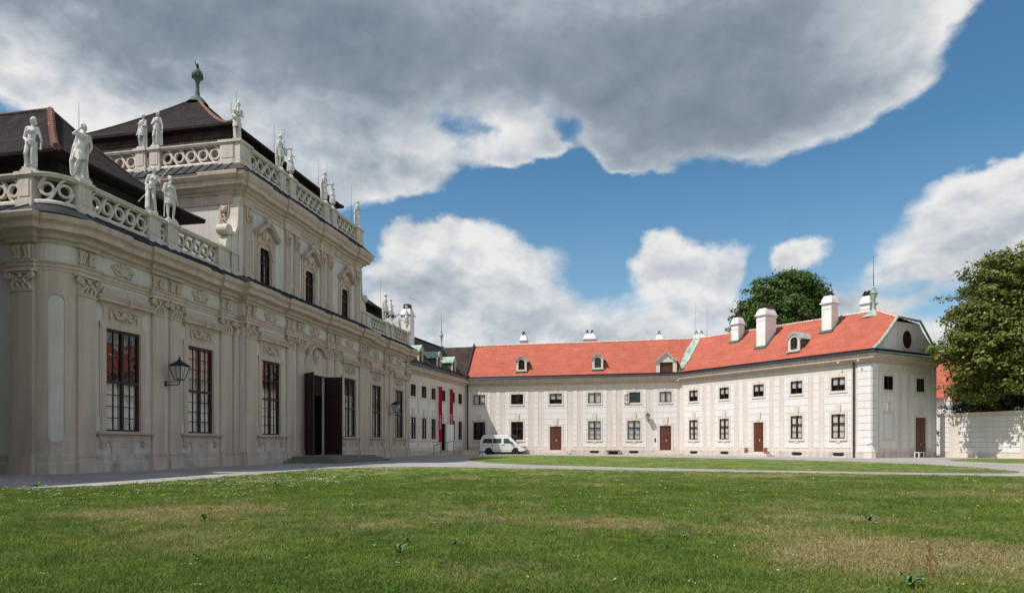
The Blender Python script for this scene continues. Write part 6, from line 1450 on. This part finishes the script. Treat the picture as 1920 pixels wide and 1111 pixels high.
def shrub(lab,base,rx,ry,rz,n,seed):
    return tree('garden_shrub',lab,base,[(base[0],base[1],rz*.75,rx,ry,rz*.6),(base[0]+rx*.6,base[1],rz*.6,rx*.6,ry,rz*.5),(base[0]-rx*.6,base[1],rz*.55,rx*.6,ry,rz*.5)],n,.20,LM3,.10,seed,'shrubs behind the garden wall')
shrub('dark shrub behind the garden wall between the two urns',(41.6,56.4,0),2.6,1.8,5.0,12000,3)
shrub('dark shrub behind the garden wall under the big tree at the frame edge',(48.0,53.0,0),3.2,2.2,5.4,12000,4)
shrub('small dark shrub topping the wall next to the corner urn',(38.9,58.2,0),1.2,1.0,4.9,5000,6)
# ------------------------------------------------------------ ground
def lawn_material(name,blade=False):
    m=bpy.data.materials.new(name); m.use_nodes=True; nt=m.node_tree; N=nt.nodes.new; Lk=nt.links.new; b=nt.nodes['Principled BSDF']; b.inputs['Roughness'].default_value=.75; b.inputs['Specular IOR Level'].default_value=.18
    g=N('ShaderNodeNewGeometry'); P_=g.outputs['Position']
    def noise(sc,det,v=P_,r=.6): n=N('ShaderNodeTexNoise'); n.inputs['Scale'].default_value=sc; n.inputs['Detail'].default_value=det; n.inputs['Roughness'].default_value=r; Lk(v,n.inputs[0]); return n.outputs[0]
    def mr(x,a,b_,c=0.,d=1.): n=N('ShaderNodeMapRange'); n.interpolation_type='SMOOTHSTEP'; Lk(x,n.inputs[0]); n.inputs[1].default_value=a;n.inputs[2].default_value=b_;n.inputs[3].default_value=c;n.inputs[4].default_value=d; return n.outputs[0]
    def mth(op,a,b_): n=N('ShaderNodeMath'); n.operation=op; [ (Lk(x,n.inputs[i]) if not isinstance(x,(int,float)) else setattr(n.inputs[i],'default_value',x)) for i,x in enumerate((a,b_))]; return n.outputs[0]
    dry=mth('ADD',noise(.32,6),0.0); acc=dry
    for (x,y,rx,ry,wt) in ((3.9,6.2,1.9,1.9,.26),(2.6,8.6,1.6,1.2,.13),(-1.2,9.6,2.0,1.2,.15),(-5.5,10.5,2.4,1.5,.12),(7.0,23.0,6,1.8,.13),(1.5,9.5,1.0,.9,.12),(-.2,4.6,1.6,.9,-.12),(-3.2,5.2,2.,1.2,-.14),(4.5,15.5,4,2.5,-.12),(-2.5,17,3.5,3,-.12),(-10,17,4,3,-.10),(1.2,7.0,1.2,1.4,-.10)):
        s=N('ShaderNodeVectorMath'); s.operation='SUBTRACT'; Lk(P_,s.inputs[0]); s.inputs[1].default_value=(x,y,0); q=N('ShaderNodeVectorMath'); q.operation='MULTIPLY'; Lk(s.outputs[0],q.inputs[0]); q.inputs[1].default_value=(1/rx,1/ry,0)
        l=N('ShaderNodeVectorMath'); l.operation='LENGTH'; Lk(q.outputs[0],l.inputs[0]); acc=mth('ADD',acc,mr(l.outputs['Value'],.2,1.25,wt,0.))
    fine=noise(5.,5); acc=mth('ADD',acc,mth('MULTIPLY',mth('SUBTRACT',fine,.5),.30))
    f=mr(acc,.46,.74,0.,.9)
    # light / dark green variation
    gv=noise(.9,5); c1=N('ShaderNodeMix'); c1.data_type='RGBA'; Lk(mr(gv,.38,.62),c1.inputs[0]); c1.inputs[6].default_value=(.100,.178,.028,1); c1.inputs[7].default_value=(.165,.235,.040,1)
    c2=N('ShaderNodeMix'); c2.data_type='RGBA'; Lk(f,c2.inputs[0]); Lk(c1.outputs[2],c2.inputs[6]); c2.inputs[7].default_value=(.36,.305,.145,1)
    col=c2.outputs[2]
    if blade:
        oi=N('ShaderNodeObjectInfo'); rp=g.outputs['Random Per Island']
        k=mr(rp,0,1,.50,1.65); sc=N('ShaderNodeVectorMath'); sc.operation='SCALE'; Lk(col,sc.inputs[0]); Lk(k,sc.inputs['Scale']); col=sc.outputs[0]
        dd=N('ShaderNodeMix'); dd.data_type='RGBA'; Lk(mr(rp,.84,.90,0,.8),dd.inputs[0]); Lk(col,dd.inputs[6]); dd.inputs[7].default_value=(.22,.18,.08,1); col=dd.outputs[2]
        Lk(col,b.inputs['Base Color']); tr=N('ShaderNodeBsdfTranslucent'); Lk(col,tr.inputs[0]); mx=N('ShaderNodeMixShader'); mx.inputs[0].default_value=.3; o=[n for n in nt.nodes if n.type=='OUTPUT_MATERIAL'][0]
        Lk(b.outputs[0],mx.inputs[1]); Lk(tr.outputs[0],mx.inputs[2]); Lk(mx.outputs[0],o.inputs[0])
    else:
        hf=noise(38.,6,r=.7); k=mr(hf,.3,.7,.62,1.25); sc=N('ShaderNodeVectorMath'); sc.operation='SCALE'; Lk(col,sc.inputs[0]); Lk(k,sc.inputs['Scale']); Lk(sc.outputs[0],b.inputs['Base Color'])
        bp=N('ShaderNodeBump'); bp.inputs['Strength'].default_value=.8; bp.inputs['Distance'].default_value=.05; Lk(hf,bp.inputs['Height']); Lk(bp.outputs[0],b.inputs['Normal'])
    return m
M['lawn']=lawn_material('lawn_turf'); M['blade']=lawn_material('grass_blades',True)
M['gravel']=mat('grey_gravel_asphalt',(.33,.305,.285),.95,.24,.35,.6,70,.0,col2=(.43,.395,.37),c2s=.8,c2lo=.42,c2hi=.68,coord='Object')
M['asphalt']=mat('dark_asphalt_strip',(.13,.13,.135),.95,.2,.7,.5,50)
def sheet(name,poly,z,mt,h=.0,kind='structure'):
    m=MB(); 
    if h: m.prism(poly,z-h,z,'z')
    else: m.add([(x,y,z) for x,y in poly],[tuple(range(len(poly)))])
    return thing(name,None,None,me=m.mesh(name,mt,raw=True),kind=kind)
g=sheet('ground',[(-600,-300),(600,-300),(600,900),(-600,900)],0,M['gravel'])
def smooth_poly(pts,it=2):
    for _ in range(it):
        q=[]
        for a,b in zip(pts,pts[1:]+pts[:1]): q+=[(a[0]*.75+b[0]*.25,a[1]*.75+b[1]*.25),(a[0]*.25+b[0]*.75,a[1]*.25+b[1]*.75)]
        pts=q
    return pts
L1=[(-30,-12),(30,-12),(34,10),(19,21.5),(17.0,22.3),(10.8,25.2),(5.3,27.7),(-1.5,30.8),(-4.5,32.2),(-6.5,31.6),(-8.4,29.3),(-9.0,24.8),(-9.5,21.3),(-9.95,19.0),(-10.5,17.3),(-11.3,16.5),(-12.5,16.2),(-22,15),(-34,14)]
L2=[(-3.0,45.2),(-1.9,41.6),(-1.2,39.4),(1.1,35.6),(6,31.5),(10,28.6),(16.3,25.7),(18.6,25.2),(20.3,26.4),(22.5,35.5),(21.5,41.5),(17.3,49.5),(11,57.8),(2.1,66.5),(-1.5,67.5),(-2.9,63),(-3.2,54)]
L3=[(28.6,45.4),(28.6,37.5),(36,36),(42,34.5),(46,34),(43.5,39.6),(38.6,49.8),(36.6,52.5)]
ws=random.Random(2)
def wob(pts): return [(x+ws.uniform(-.07,.07),y+ws.uniform(-.07,.07)) for x,y in pts]
L1s=wob(smooth_poly(L1)); L2s=wob(smooth_poly(L2)); L3s=wob(smooth_poly(L3,1))
for nm,pl in (('lawn',L1s),('lawn',L2s),('lawn',L3s)): sheet(nm,pl,.014,M['lawn'],.03)
dark=[tuple(W(s,d))[:2] for s,d in ((-28,.2),(-28,3.9),(0,3.9),(9,4.2),(24,4.6),(38,4.9),(51,4.2),(51,.2),(36.4,.2),(36.4,0))]
# grass tufts, scattered as instances on points
def clump(seed,n,rad,hmin,hmax,wd):
    r=random.Random(seed); vs=[];fs=[]
    for k in range(n):
        a=r.uniform(0,2*PI); q=rad*r.random()**.5; x,y=q*math.cos(a),q*math.sin(a); h=r.uniform(hmin,hmax); th=r.uniform(0,2*PI); lx=r.gauss(0,.45)*h; ly=r.gauss(0,.45)*h; w_=wd*r.uniform(.6,1.2)
        cx,cy=math.cos(th)*w_,math.sin(th)*w_; o=len(vs)
        vs+=[(x-cx,y-cy,0),(x+cx,y+cy,0),(x+lx*.4-cx*.8,y+ly*.4-cy*.8,h*.6),(x+lx*.4+cx*.8,y+ly*.4+cy*.8,h*.6),(x+lx*1.2,y+ly*1.2,h)]
        fs+=[(o,o+1,o+3,o+2),(o+2,o+3,o+4)]
    me=bpy.data.meshes.new('tuft'); me.from_pydata(vs,[],fs); me.materials.append(M['blade']); me.update(); return me
def flower_clump(seed,col):
    m=MB(); r=random.Random(seed)
    for k in range(2):
        x,y=r.uniform(-.05,.05),r.uniform(-.05,.05); m.ball((x,y,.07+r.random()*.02),.010,6,4)
    return m.mesh('flower_head',col,raw=True)
def inside(P,poly):
    x,y=P[:,0],P[:,1]; c=np.zeros(len(P),bool); n=len(poly); j=n-1
    for i in range(n):
        xi,yi=poly[i]; xj,yj=poly[j]
        if yi!=yj: c^=((yi>y)!=(yj>y))&(x<(xj-xi)*(y-yi)/(yj-yi)+xi)
        j=i
    return c
def scatter(name,protos,pts,scl,rng,label=None):
    me=bpy.data.meshes.new(name); me.vertices.add(len(pts)); co_=np.column_stack([pts,np.full(len(pts),.012)]).astype(np.float32); me.vertices.foreach_set('co',co_.ravel())
    at=me.attributes.new('scl','FLOAT','POINT'); at.data.foreach_set('value',scl.astype(np.float32)); at=me.attributes.new('rot','FLOAT','POINT'); at.data.foreach_set('value',(rng.random(len(pts))*6.28).astype(np.float32))
    at=me.attributes.new('pick','INT','POINT'); at.data.foreach_set('value',rng.integers(0,len(protos),len(pts)).astype(np.int32)); me.update()
    o=thing(name,None,None,me=me,kind='stuff')
    ng=bpy.data.node_groups.new(name,'GeometryNodeTree'); ng.interface.new_socket('Geometry',in_out='INPUT',socket_type='NodeSocketGeometry'); ng.interface.new_socket('Geometry',in_out='OUTPUT',socket_type='NodeSocketGeometry')
    N=ng.nodes.new; Lk=ng.links.new; i=N('NodeGroupInput'); ou=N('NodeGroupOutput'); m2p=N('GeometryNodeMeshToPoints'); Lk(i.outputs[0],m2p.inputs[0])
    def attr(n,t): a=N('GeometryNodeInputNamedAttribute'); a.data_type=t; a.inputs[0].default_value=n; return a.outputs[0]
    jn=N('GeometryNodeJoinGeometry')
    for k,pm in enumerate(protos):
        po=bpy.data.objects.new('tuft_source',pm); oi=N('GeometryNodeObjectInfo'); oi.inputs[0].default_value=po; oi.inputs['As Instance'].default_value=True
        cp=N('FunctionNodeCompare'); cp.data_type='INT'; cp.operation='EQUAL'; Lk(attr('pick','INT'),cp.inputs[2]); cp.inputs[3].default_value=k
        ip=N('GeometryNodeInstanceOnPoints'); Lk(m2p.outputs[0],ip.inputs[0]); Lk(cp.outputs[0],ip.inputs['Selection']); Lk(oi.outputs['Geometry'],ip.inputs['Instance'])
        cx=N('ShaderNodeCombineXYZ'); Lk(attr('rot','FLOAT'),cx.inputs[2]); Lk(cx.outputs[0],ip.inputs['Rotation']); Lk(attr('scl','FLOAT'),ip.inputs['Scale']); Lk(ip.outputs[0],jn.inputs[0])
    Lk(jn.outputs[0],ou.inputs[0]); md=o.modifiers.new('scatter','NODES'); md.node_group=ng; return o
rng=np.random.default_rng(4)
def sample(n,poly,y0,y1,power,xw=.84):
    Y=(y0**(1-power)+rng.random(n)*(y1**(1-power)-y0**(1-power)))**(1/(1-power)) if abs(power-1)>1e-3 else y0*(y1/y0)**rng.random(n)
    X=(rng.random(n)*2-1)*xw*(Y+1.5); Pq=np.column_stack([X,Y]); return Pq[inside(Pq,poly)]
protos=[clump(s,44,.11,.014,.040,.0023) for s in range(6)]+[clump(9,24,.12,.03,.070,.0026)]
p1=sample(40000,L1s,4.2,34,1.0); sc1=.9+.05*np.clip(p1[:,1]-6,0,9)
scatter('grass',protos,p1,sc1*np.clip((36-p1[:,1])/14,.55,1)*rng.uniform(.7,1.35,len(p1)),rng)
e=[]
for pl,st in ((L1s,.10),(L2s,.25)):
    for a,b in zip(pl,pl[1:]+pl[:1]):
        L=math.hypot(b[0]-a[0],b[1]-a[1]); n=int(L/st)
        if max(a[1],b[1])<6: continue
        for k in range(n): t=(k+rng.random())/max(n,1); e.append((a[0]+(b[0]-a[0])*t+rng.normal()*.05,a[1]+(b[1]-a[1])*t+rng.normal()*.05))
e=np.array(e); scatter('edge_grass',protos,e,np.where(e[:,1]>20,.65,1.1)*rng.uniform(.7,1.3,len(e)),rng)
p2=sample(9000,L2s,25,68,1.2); scatter('far_grass',protos,p2,rng.uniform(.7,1.1,len(p2)),rng)
M['clover']=mat('clover_white',(.62,.60,.52),.8,.1,9.); M['yellow']=mat('dandelion_yellow',(.65,.50,.04),.8,.1,9.)
fl=[flower_clump(k,M['clover']) for k in range(3)]
f1=np.column_stack([rng.uniform(-13,-4,520),rng.uniform(11,19.5,520)]); f1=f1[inside(f1,L1s)]; f1=f1[rng.random(len(f1))<np.clip((-f1[:,0]-4)/7,0,1)]
f2=sample(120,L1s,5,30,1.0); f3=np.column_stack([rng.uniform(-10,-4.5,220),rng.uniform(17,31,220)]); f3=f3[inside(f3,L1s)]
fa=np.vstack([f1,f2,f3]); scatter('clover_flowers',fl,fa,np.clip(fa[:,1]/15,.6,1.3),rng)
fb_=sample(60,L1s,9,26,1.0); scatter('yellow_flowers',[flower_clump(7,M['yellow'])],fb_,np.clip(fb_[:,1]/11,.8,2.),rng)
# broad-leaved weeds
M['weed']=mat('weed_leaf',(.08,.15,.04),.6,.3,20.)
def weed(x,y,s,seed,lab):
    r=random.Random(seed); m=MB()
    for k in range(11):
        a=r.uniform(0,6.3); L=r.uniform(.07,.13); h=r.uniform(.03,.10); w_=.018; ca,sa=math.cos(a),math.sin(a)
        pts=[(0,0,.01,.3),(L*.4,0,h,1),(L*.75,0,h*1.15,1),(L,0,h*.75,.1)]; vs=[]
        for (px_,_,pz,pw) in pts:
            for sg in (-1,1): yy=sg*w_*pw; vs.append((px_*ca-yy*sa,px_*sa+yy*ca,pz+(.004 if sg>0 else 0)))
        m.add(vs,[(0,1,3,2),(2,3,5,4),(4,5,7,6)])
    t=thing('weed_plant',lab,'weed',(x,y,.035),0,'broad-leaved weeds in the lawn'); s*=.8; t.scale=(s,s,s); ob('leaf_rosette',m.mesh('leaf_rosette',M['weed'],raw=True),t); return t
weed(-1.08,6.5,1.25,1,'largest bushy weed in the lawn below the photo centre'); weed(-1.12,7.3,.9,2,'small weed just behind the largest weed'); weed(-.60,7.1,.8,3,'small weed to the right of the largest weed')
weed(-2.85,6.1,.9,4,'dark upright weed in the lawn left of the largest weed'); weed(3.0,5.05,1.1,5,'weed at the bottom right of the lawn in the dry patch'); weed(1.95,7.6,.9,6,'weed in the middle right of the lawn beside a dry patch')
weed(-11.7,16.55,1.7,7,'leafy weed at the far left edge of the lawn along the path'); weed(-5.9,16.9,1.8,8,'weed in the clover area of the lawn'); weed(4.9,9.2,1.4,9,'weed in the right part of the lawn under the corner building'); weed(-4.3,9.4,1.2,10,'weed in the left middle of the lawn')
# dry stalks at lower right
m=MB(); r=random.Random(8)
for k in range(7):
    x,y=3.35+r.uniform(-.18,.18),5.35+r.uniform(-.15,.15); h=r.uniform(.18,.36); m.tube([(x,y,.03),(x+r.uniform(-.03,.03),y,h*.6),(x+r.uniform(-.05,.05),y,h)],[.0025,.002,.0015],4)
    for j in range(5): m.ball((x+r.uniform(-.02,.02),y,h*(.6+.08*j)),.006,5,3,(1,1,1.8))
M['stalk']=mat('dry_stalk',(.20,.10,.055),.9,.2,9.)
thing('dry_stalks','thin reddish dry stalks standing in the dry patch at the lower right','weed',me=m.mesh('dry_stalks',M['stalk'],raw=True))
